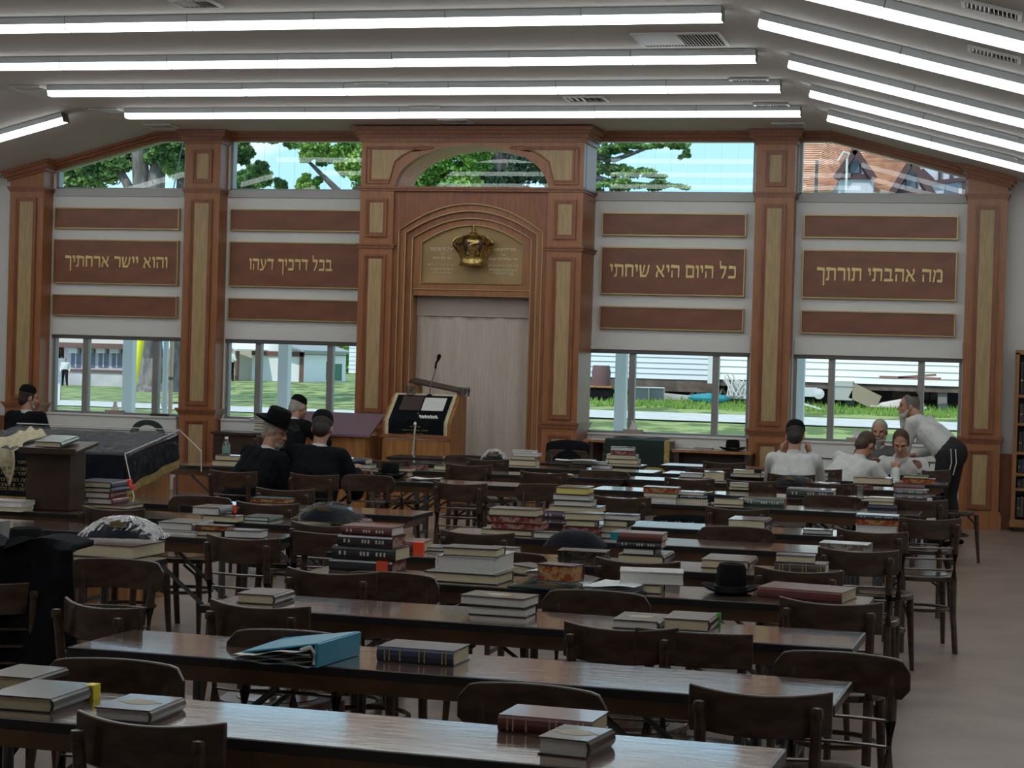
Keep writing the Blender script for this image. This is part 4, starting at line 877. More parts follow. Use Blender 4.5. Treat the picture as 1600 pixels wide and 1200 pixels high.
# steel bowl with dark things near the leaning man
x, y = bz(1305, 758); o = MB().lathe([(.001, 0), (.06, 0), (.11, .03), (.108, .033), (.05, .006), (.001, .006)], 24).build('metal_bowl', mat('bright_metal', (.6, .6, .6), .2, metal=1), smooth=True); o.location = (-1.42, 16.05, .742); tag(o, 'shallow shiny metal dish left of the stack at right', 'dish')
# desks under the bay right of the ark
t = thing('draped_desk', 'desk under the window right of the ark, covered by a gold-hemmed green cloth', 'desk', (-4.05, 21.45, 0))
MB().box(-.55, .38, 0, .6, .80, .83).build('desk_top', ORANGEW, t, bevel=.004)
for sx_ in (-.5, .33): MB().box(sx_, sx_+.06, .03, .55, 0, .80).build('leg', DARKW, t)
m = MB().grid(lambda u, v: (-.30+.68*u, -.02-.012*math.sin(u*15)*v, .845-.30*v) if v > 0 else (-.30+.68*u, .0, .845), 24, 6)
m.grid(lambda u, v: (-.30+.68*u, .0+.55*v, .842+.006*math.sin(u*11+v*6)+.01*v), 20, 8); c = m.build('desk_cloth', mat('dark_green_cloth', (.008, .022, .018), .85), smooth=True)
c.location = (-4.05, 21.45, 0); tag(c, 'dark green cloth with gold hem on the desk right of the ark', 'cloth')
m = MB().grid(lambda u, v: (-.34+.78*u, -.03-.012*math.sin(u*15), .55-.07*v), 24, 2); m.grid(lambda u, v: (.38+.06*v, .5*u-.03, .85-.01*v-.0*u), 6, 2); m.grid(lambda u, v: (.37+.06*u, -.03, .85-.33*v), 2, 8)
m.build('gold_hem', GOLDF, c, smooth=True)
t = thing('wooden_desk', 'light-topped wooden desk under the window, with a hat and a blue book on it', 'desk', (-3.15, 21.45, 0))
MB().box(-.45, .42, 0, .48, .725, .755).build('desk_top', ORANGEW, t, bevel=.003)
for x_ in (-.42, .35): MB().box(x_, x_+.05, .02, .46, 0, .725).build('side_panel', DARKW, t)
MB().box(-.37, .35, .25, .27, .2, .725).build('back_panel', DARKW, t); MB().box(.08, .35, .04, .24, .58, .60).build('shelf', DARKW, t)
book(-3.28, 21.58, .757, .20, .16, .02, 'F', 'nv', 'wh', 0, 'blue-covered book lying on the wooden desk by the hat', 'books on the desks')
t = thing('low_stand', 'dark narrow stand between the draped desk and the wooden desk', 'stand', (-3.68, 21.45, 0))
MB().box(-.06, .04, 0, .4, 0, .74).build('body', DARKW, t); MB().box(-.09, .06, -.02, .42, .74, .76).build('stand_top', mat('blue_grey_top', (.30, .32, .38), .4), t)
# stand with purple top by the left-centre window, bench
t = thing('slanted_desk', 'orange wood reading desk with purplish slanted top by the left-centre window', 'desk', (by(512, 680, 20.4)[0], 20.4, 0))
MB().box(-.42, .42, .05, .5, 0, .80).build('body', ORANGEW, t, bevel=.004)
m = MB(); m.hexa([(-.52, 0, .80), (.48, 0, .80), (.48, .55, 1.02), (-.52, .55, 1.02)], [(-.52, 0, .825), (.48, 0, .825), (.48, .55, 1.045), (-.52, .55, 1.045)]); m.build('slanted_top', mat('purple_top', (.20, .13, .17), .3), t)
t = thing('side_bench', 'dark low cabinet with thin books, under the left-centre window', 'cabinet', (-8.78, 21.5, 0))
MB().box(-.25, .75, 0, .45, 0, .72).build('body', DARKW, t); MB().box(-.28, .78, -.03, .47, .72, .75).build('top', DARKW, t)
stack(0, 0, 'on the dark cabinet by the left-centre window', [(34, 5, 'F', 'bk', 'cr', 0, 0), (34, 5, 'F', 'bk', 'wh', 0, 2), (30, 5, 'F', 'br', 'cr', 0, 0), (36, 3, 'F', 'gy', 'wh', 0, -3), (40, 3, 'F', 'gy', 'wh', 0, -5)], surf=.75, xy=(-8.45, 21.6), group='books by the windows')
# water bottle
t = thing('water_bottle', 'clear plastic water bottle beside the man in the wide hat', 'bottle', (-6.35, 15.4, .742))
MB().lathe([(.001, 0), (.033, 0), (.034, .10), (.030, .12), (.034, .14), (.033, .17), (.015, .205), (.014, .22), (.001, .22)], 18).build('bottle', glassy('bottle_plastic', (.80, .88, .88), .12, .02), t, smooth=True)
MB().at(0, 0, .22).lathe([(.015, 0), (.015, .018), (0, .018)], 12).build('cap', WHITE, t); MB().lathe([(.0345, .10), (.0347, .10), (.0345, .16), (.034, .16)], 18).build('bottle_label', mat('green_label', (.20, .34, .32), .5), t)
# tissue boxes on the sills
for u, pl in ((180, 'far left'), (990, 'right-centre'), (1340, 'far right')):
    x, z = by(u, 640, YW-.05); t = thing('tissue_box', f'tissue box with a tissue standing up on the {pl} window sill', 'box', (x, YW-.055, .886), group='tissue boxes')
    MB().box(-.11, .11, -.05, .05, 0, .05).build('carton', mat('carton', (.42, .34, .31), .7), t)
    MB().at(0, 0, .05).lathe([(.05, 0), (.04, .03), (.02, .07), (.026, .10), (0, .09)], 7, 1, .4).build('tissue', WHITE, t)
t = thing('small_case', 'flat dark case lying on the far left window sill', 'case', (-10.0, YW-.05, .886)); MB().box(-.1, .12, -.04, .04, 0, .03).build('case_body', DARKW, t, bevel=.006)
# green padded chair
t = thing('green_chair', 'padded green office chair with a hole in its back, behind the platform', 'chair', (-9.6, 20.9, 0))
GC = mat('green_pad', (.012, .035, .028), .6)
n = 20; m = MB(); vs = []
for i in range(n+1):
    a = PI*i/n; vs.append((-.21*math.cos(a), .66+.22*math.sin(a)**.7))
P = vs+[(x*.55, z2) for x, z2 in [(v[0], .74+.09*math.sin(PI*i/n)**.7) for i, v in enumerate(vs)]][::-1]
for i in range(n):
    a, b = vs[i], vs[i+1]; c_, d_ = (vs[i+1][0]*.55, .76+.06*math.sin(PI*(i+1)/n)), (vs[i][0]*.55, .76+.06*math.sin(PI*i/n))
    m.hexa([(a[0], 0, a[1]), (b[0], 0, b[1]), (c_[0], 0, c_[1]), (d_[0], 0, d_[1])], [(a[0], .04, a[1]), (b[0], .04, b[1]), (c_[0], .04, c_[1]), (d_[0], .04, d_[1])])
m.box(-.21, .21, 0, .04, .50, .74); m.build('backrest', GC, t, smooth=True)
MB().box(-.22, .22, .04, .46, .42, .48).build('seat', GC, t, bevel=.02)
for a, b in ((-.2, .06), (.2, .06), (-.2, .44), (.2, .44)): MB().tube([(a, b, 0), (a*.95, b, .43)], .012, 6).build('leg', STEEL, t)
# bookcase at right
t = thing('bookcase', 'tall orange-brown bookcase filled with dark books at the right edge', 'bookcase', (.03, YW-.34, 0))
BW = mat('bookcase_wood', (.30, .13, .05), .45, .15, 5, (6, 6, .7))
MB().box(0, .045, 0, .3, .05, 1.92).build('side_panel', BW, t); MB().box(1.0, 1.045, 0, .3, .05, 1.92).build('side_panel', BW, t)
MB().box(0, 1.045, 0, .3, 1.90, 1.95).build('top', BW, t, bevel=.004); MB().box(.045, 1.0, .28, .3, .1, 1.9).build('back', DARKW, t); MB().box(-.01, 1.055, -.02, .3, 0.05, .13).build('base', BW, t)
MB().box(.03, 1.01, .03, .3, 0, .05).build('plinth', DARKW, t)
zs = [.13, .44, .60, .83, 1.14, 1.44]
for z in zs[1:]: MB().box(.045, 1.0, .005, .28, z, z+.03).build('shelf', BW, t)
for j, z in enumerate(zs):
    x = .06; top_ = (zs[j+1] if j < 5 else 1.9)-.02; k = 0
    while x < .42:
        w = random.uniform(.03, .045); hh = (top_-z-.03)*random.uniform(.78, .9); c = ['bk', 'nv', 'br', 'bk'][random.randrange(4)]; nth = 'first second third fourth fifth sixth seventh eighth ninth tenth eleventh twelfth'.split()[k]
        o = thing('shelved_book', f'{CV[c][1]} book, {nth} from the left on the {["lowest","second","third","fourth","fifth","top"][j]} bookcase shelf', 'book', (.03+x+w/2, YW-.34+.03, z+.031), 0, 'books in the bookcase')
        MB().box(-w/2+.001, w/2-.001, 0, .18, 0, hh).build('cover', cmat(c), o, bevel=.003)
        if k % 2 == 0: MB().box(-w/2+.004, w/2-.004, -.0015, .001, hh*.42, hh*.47).build('gilt_band', GOLD, o)
        x += w+.001; k += 1
# cup-like grey box cut by the left edge
t = thing('grey_carton', 'light grey carton cut by the left picture edge', 'box', (-4.99, 8.62, .74)); 
MB().box(-.12, .09, -.05, .02, .0, .135).build('carton', mat('grey_carton', (.26, .26, .26), .8), t, bevel=.002); t.location = (*bz(-4, 834, .84), .84); t.location.z = .742
t.location.y = 8.36; t.location.x = -4.62
# black coat over the chair at left
def coatf(u, v):
    x = -.24+.50*u+.07*v*(u-.3); s = v*1.2
    if s < .22: y, z = .12-s*.9, .86+.02*math.sin(u*9)-.02*abs(u-.45)
    else: y, z = -.085-.05*math.sin(u*7+v*3)*.6-.02*s, .865-(s-.22)*(.80+.14*math.sin(u*5+.6))
    return (x, y+.012*math.sin(u*17+v*5), z+.012*math.sin(u*12))
for (x, y, a, sc_, lab) in ((-4.02, 6.93, .1, 1.1, 'big black coat draped over a chair at the left edge'),):
    o = MB().grid(coatf, 40, 34).build('black_coat', BLACKC, smooth=True); o.modifiers.new('s', 'SOLIDIFY').thickness = .02
    o.location = (-3.68, 6.82, .02); o.rotation_euler = (0, 0, a); o.scale = (sc_,)*3; tag(o, lab, 'coat')
o = MB().grid(lambda u, v: (-.22+.44*u, .03-.07*v, .05*math.sin(PI*u)**.5*(1-v)-.16*v), 24, 6).build('black_jacket', BLACKC, smooth=True); o.modifiers.new('s', 'SOLIDIFY').thickness = .03
o.location = (-4.31, 19.40, .84); tag(o, 'black jacket hung over a far chair right of the curtain', 'jacket')
o = MB().grid(lambda u, v: (-.25+.5*u, .02-.03*v, .0+.03*math.sin(PI*u)**.5*(1-v)-.30*v), 24, 6).build('dark_jacket', NAVYC, smooth=True); o.modifiers.new('s', 'SOLIDIFY').thickness = .03
o.location = (-2.05, 13.05, .66); tag(o, 'dark jacket with silver buckles hanging below the table left of the green spine', 'jacket')
m = MB()
for k in range(3): m.at(-.17+.09*k, -.03, -.06).lathe([(.026, 0), (.026, .05), (.02, .05), (.02, 0)], 10)
m.build('buckle', mat('bright_metal', (.6, .6, .6), .2, metal=1), o)
for x, y, a, l in ((by(38, 640, 18.8)[0], 18.75, -.15, 'under the man in black at the far left'), (by(468, 640, 20.)[0]-.1, 19.72, -.35, 'under the grey-haired man by the left-centre window'), (-1.76, 16.62, .05, 'of the white-shirted man holding his head'),
                   (-1.53, 17.72, -.45, 'under the leaning young man in white'), (-1.27, 20.2, PI-.1, 'of the old bearded man by the window'), (-.95, 19.05, PI-.15, 'of the young man reading downward')):
    chair(0, 0, 'A', l, kind=1, xy=(x+math.sin(a)*.23, y-math.cos(a)*.23), rz=a)
# ================================================================== PEOPLE
def remesh(m, voxel, sm=3):
    me = m.mesh('b', SKIN, fix=True); o = bpy.data.objects.new('tmp', me); COL.objects.link(o)
    r = o.modifiers.new('r', 'REMESH'); r.mode = 'VOXEL'; r.voxel_size = voxel
    s = o.modifiers.new('s', 'SMOOTH'); s.iterations = sm; s.factor = .6
    bpy.context.view_layer.update(); dg = bpy.context.evaluated_depsgraph_get()
    me2 = bpy.data.meshes.new_from_object(o.evaluated_get(dg)); bpy.data.objects.remove(o); bpy.data.meshes.remove(me)
    return me2
def ball(m, c, r, n=14):
    r = r if isinstance(r, (tuple, list)) else (r, r, r); k = n//2
    prof = [(math.sin(PI*i/k), -math.cos(PI*i/k)) for i in range(k+1)]
    M0 = m.M.copy(); m.M = M0 @ Matrix.Translation(c) @ Matrix.Diagonal((*r, 1)); m.lathe([(max(a, 1e-5), b) for a, b in prof], n); m.M = M0
def caps(m, a, ra, b, rb, n=12, flat=1):
    a = Vector(a); b = Vector(b); L_ = (b-a).length; q = (b-a).to_track_quat('Z', 'Y').to_matrix().to_4x4()
    M0 = m.M.copy(); m.M = M0 @ Matrix.Translation(a) @ q
    pr = [(ra*math.sin(t), -ra*math.cos(t)) for t in (0.001, .4, .8, 1.2)]+[(ra, 0), ((ra+rb)/2, L_/2), (rb, L_)]+[(rb*math.cos(t), L_+rb*math.sin(t)) for t in (.4, .8, 1.2, 1.56)]
    m.lathe([(max(x, 1e-5), z) for x, z in pr], n); m.M = M0
def blob(fn, name, mt, parent, voxel=.012, sm=3):
    m = MB(); fn(m); me = remesh(m, voxel, sm); me.materials.clear(); me.materials.append(mt); me.shade_smooth()
    o = bpy.data.objects.new(name, me); COL.objects.link(o)
    if parent: o.parent = parent
    return o
def person(x, y, rz, lab, lean=.15, side=0, head=(0, 0), top=SHIRT, jacket=False, legs='sit', lh=None, rh=None, hair=HAIRB, hairlen=.5, beard=None, cap=None, hatt=False, z0=0, hipz=.56, hd=.0, sc=1.0, trous=NAVYC, vox=.011):
    """local frame: faces +Y, hips at origin column; lean forward, side lean right; head=(yaw, pitch)"""
    t = thing('person', lab, 'person', (x, y, z0), rz); t.scale = (sc,)*3
    hip = Vector((0, 0, hipz)); up = Vector((math.sin(side)*math.cos(lean), math.sin(lean), math.cos(lean)*math.cos(side))).normalized()
    rt = Vector((math.cos(side), 0, -math.sin(side))); fw = up.cross(rt)*-1 if False else rt.cross(up)*-1
    fw = up.cross(rt)
    if fw.y < 0: fw = -fw
    ch = hip+up*.28; sh = hip+up*.44; nk = hip+up*.50
    up2 = (up+Vector((0, .0, .55))).normalized()
    hb = nk+up2*.05; hc = nk+up2*.155+fw*(.02+hd)
    Mh = Matrix.Translation(hc) @ Matrix.Rotation(head[0], 4, 'Z') @ Matrix.Rotation(-head[1], 4, 'X')
    SH = [sh-rt*.175, sh+rt*.175]
    hands = [lh or (sh-rt*.20+Vector((0, .33, -.30))), rh or (sh+rt*.20+Vector((0, .33, -.30)))]
    hands = [Vector(h) for h in hands]; elb = []
    for s, (a, h) in enumerate(zip(SH, hands)):
        d = h-a; l1, l2 = .29, .27; D_ = min(d.length, .55); u = d.normalized(); h = a+u*D_; hands[s] = h
        c_ = max(-1, min(1, (l1*l1+D_*D_-l2*l2)/(2*l1*D_))); s_ = math.sqrt(1-c_*c_)
        pole = (Vector(((-.38 if s == 0 else .38), -.4, -.9))); pole = (pole-u*pole.dot(u)).normalized()
        elb.append(a+u*l1*c_+pole*l1*s_)
    if legs == 'sit': K = [Vector((s*.13, .40, hipz-.03)) for s in (-1, 1)]; F_ = [Vector((s*.14, .42, .05)) for s in (-1, 1)]
    else: K = [Vector((s*.11, .06, .49)) for s in (-1, 1)]; F_ = [Vector((s*.13, -.02, .06)) for s in (-1, 1)]
    HP = [hip+Vector((s*.09, 0, 0)) for s in (-1, 1)]
    def body(m):
        caps(m, hip, .09, ch, .085); caps(m, ch, .085, sh-up*.05, .06); caps(m, nk-up*.03, .055, hb+up2*.03, .052)
        for s in (0, 1):
            caps(m, SH[s], .042, elb[s], .038); w_ = hands[s]; caps(m, elb[s], .04, w_, .027)
            d = (w_-elb[s]).normalized(); pr_ = d.cross(Vector((0, 0, 1))); pr_ = pr_.normalized() if pr_.length > .05 else Vector((1, 0, 0))
            pal = w_+d*.05; caps(m, w_+d*.01, .024, pal, .030); caps(m, w_+d*.03-pr_*.014, .017, pal-pr_*.02, .017); caps(m, w_+d*.03+pr_*.014, .017, pal+pr_*.02, .017)
            for k, L_ in enumerate((.052, .062, .066, .054)):
                b0 = pal+pr_*(-.027+.018*k)+d*.012; b1 = b0+d*L_*.55+Vector((0, 0, -.006)); caps(m, b0, .0095, b1, .009, 8); caps(m, b1, .009, b1+d*L_*.42+Vector((0, 0, -.02)), .008, 8)
            sd = 1 if s == 0 else -1
            tb = w_+d*.03+pr_*(.03*sd); caps(m, tb, .012, tb+d*.035+pr_*(.018*sd), .010, 8); caps(m, tb+d*.035+pr_*(.018*sd), .010, tb+d*.06+pr_*(.014*sd)+Vector((0, 0, -.008)), .008, 8)
            caps(m, HP[s], .08, K[s], .055); caps(m, K[s], .052, F_[s], .036); caps(m, F_[s]+Vector((0, -.02, -.01)), .035, F_[s]+Vector((0, .13, -.02)), .03)
        M0 = m.M.copy(); m.M = Mh
        ball(m, (0, -.012, .022), (.074, .092, .098), 20); ball(m, (0, .022, -.045), (.056, .062, .068), 16)
        caps(m, (0, .045, -.095), .018, (0, .055, -.09), .020, 10)
        caps(m, (0, .084, .012), .008, (0, .103, -.022), .013, 8); ball(m, (-.011, .094, -.025), .010, 8); ball(m, (.011, .094, -.025), .010, 8)
        for s in (-1, 1):
            ball(m, (s*.074, -.005, -.008), (.010, .022, .032), 10); caps(m, (s*.016, .080, .030), .010, (s*.046, .070, .030), .009, 8); ball(m, (s*.035, .060, -.022), (.022, .022, .024), 10)
        caps(m, (-.018, .078, -.056), .009, (.018, .078, -.056), .009, 8); caps(m, (-.014, .076, -.068), .010, (.014, .076, -.068), .010, 8)
        m.M = M0
    b_ = blob(body, 'body', SKIN, t, .0075, 2)
    def put(m, name, mt):
        m.v = [tuple(Mh @ Vector(p)) for p in m.v]; return m.build(name, mt, t, smooth=True)
    m = MB()
    for s in (-1, 1): ball(m, (s*.030, .077, .012), (.012, .007, .006), 10)
    put(m, 'eye', mat('eye_dark', (.03, .02, .015), .3))
    m = MB(); caps(m, (-.02, .089, -.062), .0045, (.02, .089, -.062), .0045, 8); put(m, 'lips', mat('lips', (.36, .13, .10), .5))
    # hair as a shell on the skull
    def hr(m):
        m.M = Mh
        ball(m, (0, -.022, .034), (.080, .094, .094), 20)
        if hairlen > 0: ball(m, (0, -.05, -.01-.03*hairlen), (.070, .058, .075), 16)
        for s in (-1, 1): ball(m, (s*.067, .012, .005), (.014, .022, .04), 10)
    m = MB(); hr(m); me = remesh(m, .009, 2)
    bm = bmesh.new(); bm.from_mesh(me); inv = Mh.inverted()
    dl = [f for f in bm.faces if (lambda p: p.y > .045+max(0, (.08-p.z))*-.25 and p.z < .105)(inv @ f.calc_center_median())]
    bmesh.ops.delete(bm, geom=dl, context='FACES'); bm.to_mesh(me); bm.free()
    me.materials.clear(); me.materials.append(hair); me.shade_smooth(); ho = bpy.data.objects.new('hair', me); COL.objects.link(ho); ho.parent = t
    if beard:
        bl, bmt = beard
        def bd(m):
            m.M = Mh
            for s in (-1, 1): caps(m, (s*.062, .02, -.045), .016, (s*.035, .05, -.095), .022)
            caps(m, (-.03, .062, -.088), .022, (.03, .062, -.088), .022); caps(m, (0, .06, -.09), .036, (.0, .06, -.10-bl), .016)
            caps(m, (-.022, .086, -.048), .008, (.022, .086, -.048), .008)
        blob(bd, 'beard', bmt, t, .007, 1)
    if cap:
        m = MB(); m.M = Matrix.Identity(4); m.lathe([(.085, .052), (.082, .085), (.066, .118), (.035, .134), (0, .138)] if cap == 'big' else [(.062, .098), (.050, .120), (.028, .132), (0, .136)], 20, .98, 1.08)
        m.v = [(p[0], p[1]-.025-(0 if cap == 'big' else .015), p[2]) for p in m.v]; put(m, 'skullcap', FELT)
    if hatt:
        m = MB()
        def br(u, v):
            a = 2*PI*u; r = .088+.082*v; return (r*math.cos(a)*.95, r*math.sin(a)*1.1-.015, .062+.024*v*v*(1+.7*math.cos(2*a)))
        m.grid(br, 32, 5); ho_ = put(m, 'hat_brim', FELT); ho_.modifiers.new('s', 'SOLIDIFY').thickness = .004
        m = MB(); m.lathe([(.092, .06), (.089, .10), (.083, .165), (.07, .18), (.03, .165), (0, .16)], 24, .93, 1.1); m.v = [(p[0], p[1]-.015, p[2]) for p in m.v]; put(m, 'hat_crown', FELT)
    th = .012 if not jacket else .028
    def shirt(m):
        hip_ = hip; r0 = .125+th
        if legs == 'stand': hip_ = hip+up*.09; r0 = .125
        caps(m, hip_-up*(.02 if not jacket else .06)-rt*.05, r0, hip_-up*.02+rt*.05, r0); caps(m, hip_-rt*.06, .115+th, ch-rt*.075, .105+th); caps(m, hip_+rt*.06, .115+th, ch+rt*.075, .105+th)
        caps(m, ch-rt*.085, .10+th, sh-rt*.10-up*.03, .072+th); caps(m, ch+rt*.085, .10+th, sh+rt*.10-up*.03, .072+th); caps(m, sh-rt*.13-up*.01, .058+th, sh+rt*.13-up*.01, .058+th)
        caps(m, ch, .115+th, sh-up*.05, .085+th); caps(m, nk-up*.045, .070, nk-up*.02, .062)
        if jacket and legs == 'sit': caps(m, hip-rt*.1, .13, hip-rt*.12+Vector((0, -.02, -.2)), .10); caps(m, hip+rt*.1, .13, hip+rt*.12+Vector((0, -.02, -.2)), .10)
        for s in (0, 1):
            caps(m, SH[s], .062+th*.6, elb[s], .05+th*.6)
            q = elb[s]+(hands[s]-elb[s])*.90; caps(m, elb[s], .05+th*.6, q, .037+th*.4)
    so_ = blob(shirt, 'jacket' if jacket else 'shirt', top, t, vox, 4)
    tx = bpy.data.textures.get('folds') or bpy.data.textures.new('folds', 'CLOUDS'); tx.noise_scale = .09
    dm = so_.modifiers.new('d', 'DISPLACE'); dm.texture = tx; dm.strength = .016; dm.mid_level = .5
    m = MB(); cc = nk+up*.0
    q = up.to_track_quat('Z', 'Y').to_matrix().to_4x4(); m.M = Matrix.Translation(nk-up*.01+fw*.004) @ q
    m.lathe([(.066, -.012), (.062, .03), (.057, .03), (.058, -.01)], 18); m.M = Matrix.Identity(4); m.build('collar', SHIRT, t, smooth=True)
    def tr(m):
        caps(m, hip-Vector((.05, 0, .02)), .135, hip+Vector((.05, 0, -.02)), .135)
        if legs == 'stand': caps(m, hip-rt*.05, .14, hip+rt*.05, .14); caps(m, hip-rt*.05, .14, hip+up*.06-rt*.04, .135); caps(m, hip+rt*.05, .14, hip+up*.06+rt*.04, .135)
        for s in (0, 1): caps(m, HP[s], .105, K[s], .075); caps(m, K[s], .075, F_[s]+Vector((0, 0, .04)), .058)
    blob(tr, 'trousers', trous, t, .014, 3)
    m = MB()
    for s in (0, 1):
        p = F_[s]; ball(m, p+Vector((0, .06, -.025)), (.05, .145, .045), 12); 
    m.v = [(a, b, max(c, -z0+.001)) for a, b, c in m.v]; m.build('shoes', FELT, t, smooth=True)
    return t
person(-5.62, 13.95, -.50, 'man in a wide-brimmed black hat and black suit, seated with his head turned right', lean=.42, side=.12, head=(-1.2, .35), top=NAVYC, jacket=True, hatt=True, hair=HAIRG, beard=(.04, HAIRG), lh=(-.1, .42, .80), rh=(.15, .42, .80), hipz=.50)
person(-5.10, 14.0, .05, 'man in a black skullcap and black jacket seen from behind beside the hatted man', lean=.33, side=.05, head=(.1, .55), top=NAVYC, jacket=True, cap='big', hair=HAIRB, lh=(-.2, .40, .82), rh=(.25, .42, .80), hipz=.51)
person(by(468, 640, 20.)[0]-.1, 19.72, -.35, 'grey-haired man in skullcap and black coat bending at the left-centre window', lean=.45, side=.0, head=(-.5, .4), top=NAVYC, jacket=True, cap='big', hair=HAIRG, lh=(-.1, .45, .98), rh=(.2, .45, .98), hipz=.52)
person(by(38, 640, 18.8)[0], 18.75, -.15, 'man in black seen from behind at the far left below the corner pilaster', lean=.15, head=(-.6, .2), top=NAVYC, jacket=True, cap='big', hair=HAIRB, beard=(.05, HAIRG), hipz=.50)
person(-1.76, 16.62, .05, 'man in a white shirt with his head in his hands, back to the camera', lean=.38, side=.0, head=(0, .55), cap='big', hair=HAIRB, lh=(-.12, .38, .97), rh=(.12, .38, .97), hipz=.50)
person(-1.53, 17.72, -.45, 'young man in a white shirt leaning far over the table, seen from behind', lean=.80, side=.2, head=(-.2, .75), cap='', hair=HAIRBR, lh=(.0, .62, .80), rh=(.30, .62, .80), hipz=.55)
person(-1.27, 20.2, PI-.1, 'old bald bearded man facing the camera, seated by the window', lean=.05, head=(.0, .15), top=mat('grey_vest', (.10, .10, .10), .8), jacket=True, hair=HAIRG, hairlen=.0, beard=(.07, HAIRG), hipz=.42)
person(-.95, 19.05, PI-.15, 'young man in an open white shirt facing the camera and reading downward', lean=.42, head=(.15, .50), hair=HAIRBR, hairlen=0, lh=(-.22, .42, .80), rh=(.22, .42, .80), hipz=.42)
st = person(-.55, 19.7, 1.15, 'standing man in white shirt and black trousers bending left over the table, long grey beard', lean=.86, head=(.65, .05), legs='stand', hair=mat('dark_grey_hair', (.14, .12, .11), .7), hairlen=.3, cap='small', beard=(.23, BEARD), hipz=.90, lh=(-.05, .62, .76), rh=(.14, .45, .86), trous=mat('black_trousers', (.010, .010, .012), .75))
m = MB()
for k, (a, b) in enumerate(((-.02, .13), (.03, .13), (.10, .05), (.13, .05))):
    m.tube([(-.16, -.10+a, .95), (-.175, -.12+a, .82), (-.155, -.10+a+.02, .66+b*.3)], .006, 5)
m.build('fringe_strings', mat('ivory', (.70, .68, .60), .7), st)
# ================================================================== OUTDOORS
def sm(a, b, x): x = max(0, min(1, (x-a)/(b-a))); return x*x*(3-2*x)
def gz(x, y):
    t = x/max(y, 1)
    r = max(0, (min(y, 47)-27))*.05
    l = -.65*sm(24, 40, y)+.78*sm(80, 98, y)*sm(-.455, -.43, t)
    k = sm(-.32, -.24, t)
    return l*(1-k)+r*k
GRASS = mat('grass', (.13, .19, .04), .9, .35, 1.2, rgb2=(.26, .31, .10))
def terrain(name, mt, y0, y1, t0, t1, ny, nt_, dz=0):
    m = MB()
    def f(u, v):
        y = y0*(y1/y0)**v; t = t0+(t1-t0)*u; x = t*y; return (x, y, gz(x, y)+dz)
    m.grid(f, nt_, ny); o = m.build(name, mt, smooth=True); struct(o); return o
terrain('lawn', GRASS, 24.2, 260, -1.2, .6, 70, 120)
terrain('paved_strip', mat('warm_bounce_concrete', (.58, .48, .40), .8), 22.5, 24.6, -.9, .5, 2, 30, .01)  # unseen strip, its warm colour raised to bounce peach light indoors
ROAD = mat('road', (.52, .50, .48), .9, .08, 3)
terrain('road', ROAD, 38.2, 40.2, -.27, .35, 3, 40, .03)
terrain('road_left', ROAD, 70.5, 77.5, -.9, -.26, 3, 40, .03)
terrain('driveway', ROAD, 70, 112, -.60, -.512, 8, 6, .04)
for i, (a, y0, n) in enumerate(((-.455, 96, 40), (-.35, 93, 50))): pass
# porch posts just outside
PW = mat('porch_white', (.62, .62, .62), .6)
for u, w, pl in ((198, .14, 'far left'), (441, .14, 'left-centre'), (969, .14, 'right-centre'), (1248, .13, 'right')):
    x, _ = by(u, 600, 24.0); m = MB(); m.box(-w/2, w/2, 0, w, -.05, 3.1); m.box(-w/2-.02, w/2+.02, -.02, w+.02, 0, .15)
    o = m.build('porch_post', PW, bevel=.01); o.location = (x, 24.0, 0); tag(o, f'white square porch post outside the {pl} window', 'post', 'porch posts')
x, _ = by(258, 600, 23.6); t = thing('downspout', 'white downpipe outside the far left window, left of the tan pipe', 'pipe', (x, 23.6, 0)); MB().tube([(0, 0, 0), (0, 0, 3.2)], .035, 10).build('pipe', PW, t, smooth=True); MB().at(0, 0, .95).lathe([(.045, 0), (.045, .05)], 10).build('bracket', PW, t)
x, _ = by(267, 600, 23.7); t = thing('tan_pipe', 'thin tan pipe outside the far left window', 'pipe', (x, 23.7, 0)); MB().tube([(0, 0, 0), (0, 0, 3.2)], .028, 10).build('pipe', mat('tan_pipe', (.62, .42, .28), .6), t, smooth=True); MB().at(0, 0, 1.3).lathe([(.035, 0), (.035, .04)], 10).build('clamp', ALUD, t)
xa, za = by(221, 527, 46); xb, zb = by(207, 606, 46); t = thing('guy_wire', 'slanting yellow guy-wire guard on the lawn', 'guard', (xb, 46, 0)); MB().tube([(0, 0, zb-.02), (xa-xb, 0, za)], .09, 10).build('guard', mat('yellow_guard', (.80, .72, .02), .5), t, smooth=True); MB().tube([(-.1, 0, gz(xb, 46)-.3), (0, 0, zb), (xa-xb+1.2, 0, za+6)], .015, 5).build('wire', STEEL, t)
# trailer on stilts with siding (right windows)
TY = 45.0
SID = mat('white_siding_shade_tint', (.66, .70, .76), .55); SKI = mat('brown_skirt', (.12, .085, .07), .8, .3, 4)  # blue tree shade on the trailer is put into the siding colour
def siding(t, xa, xb, y, za, zb, pitch, mt=SID):
    m = MB(); n = int((zb-za)/pitch)
    for k in range(n):
        z = za+k*pitch; m.add([(xa, y-.03, z), (xb, y-.03, z), (xb, y, z+pitch), (xa, y, z+pitch), (xa, y, z), (xb, y, z)], [(0, 1, 2, 3), (0, 4, 5, 1)])
    o_ = m.build('siding', mt, t); 
    if t: o_['kind'] = 'stuff'
    return o_
xl, _ = by(926, 560, TY); xm, _ = by(1124, 560, TY); x2, _ = by(1500, 590, TY)
zt0 = by(1000, 591, TY)[1]
t = thing('trailer', 'white-sided raised trailer across the lane, behind the right-centre window', 'trailer', (xl, TY, 0))
siding(t, -.6, xm-xl, 0, zt0, zt0+2.4, .125)
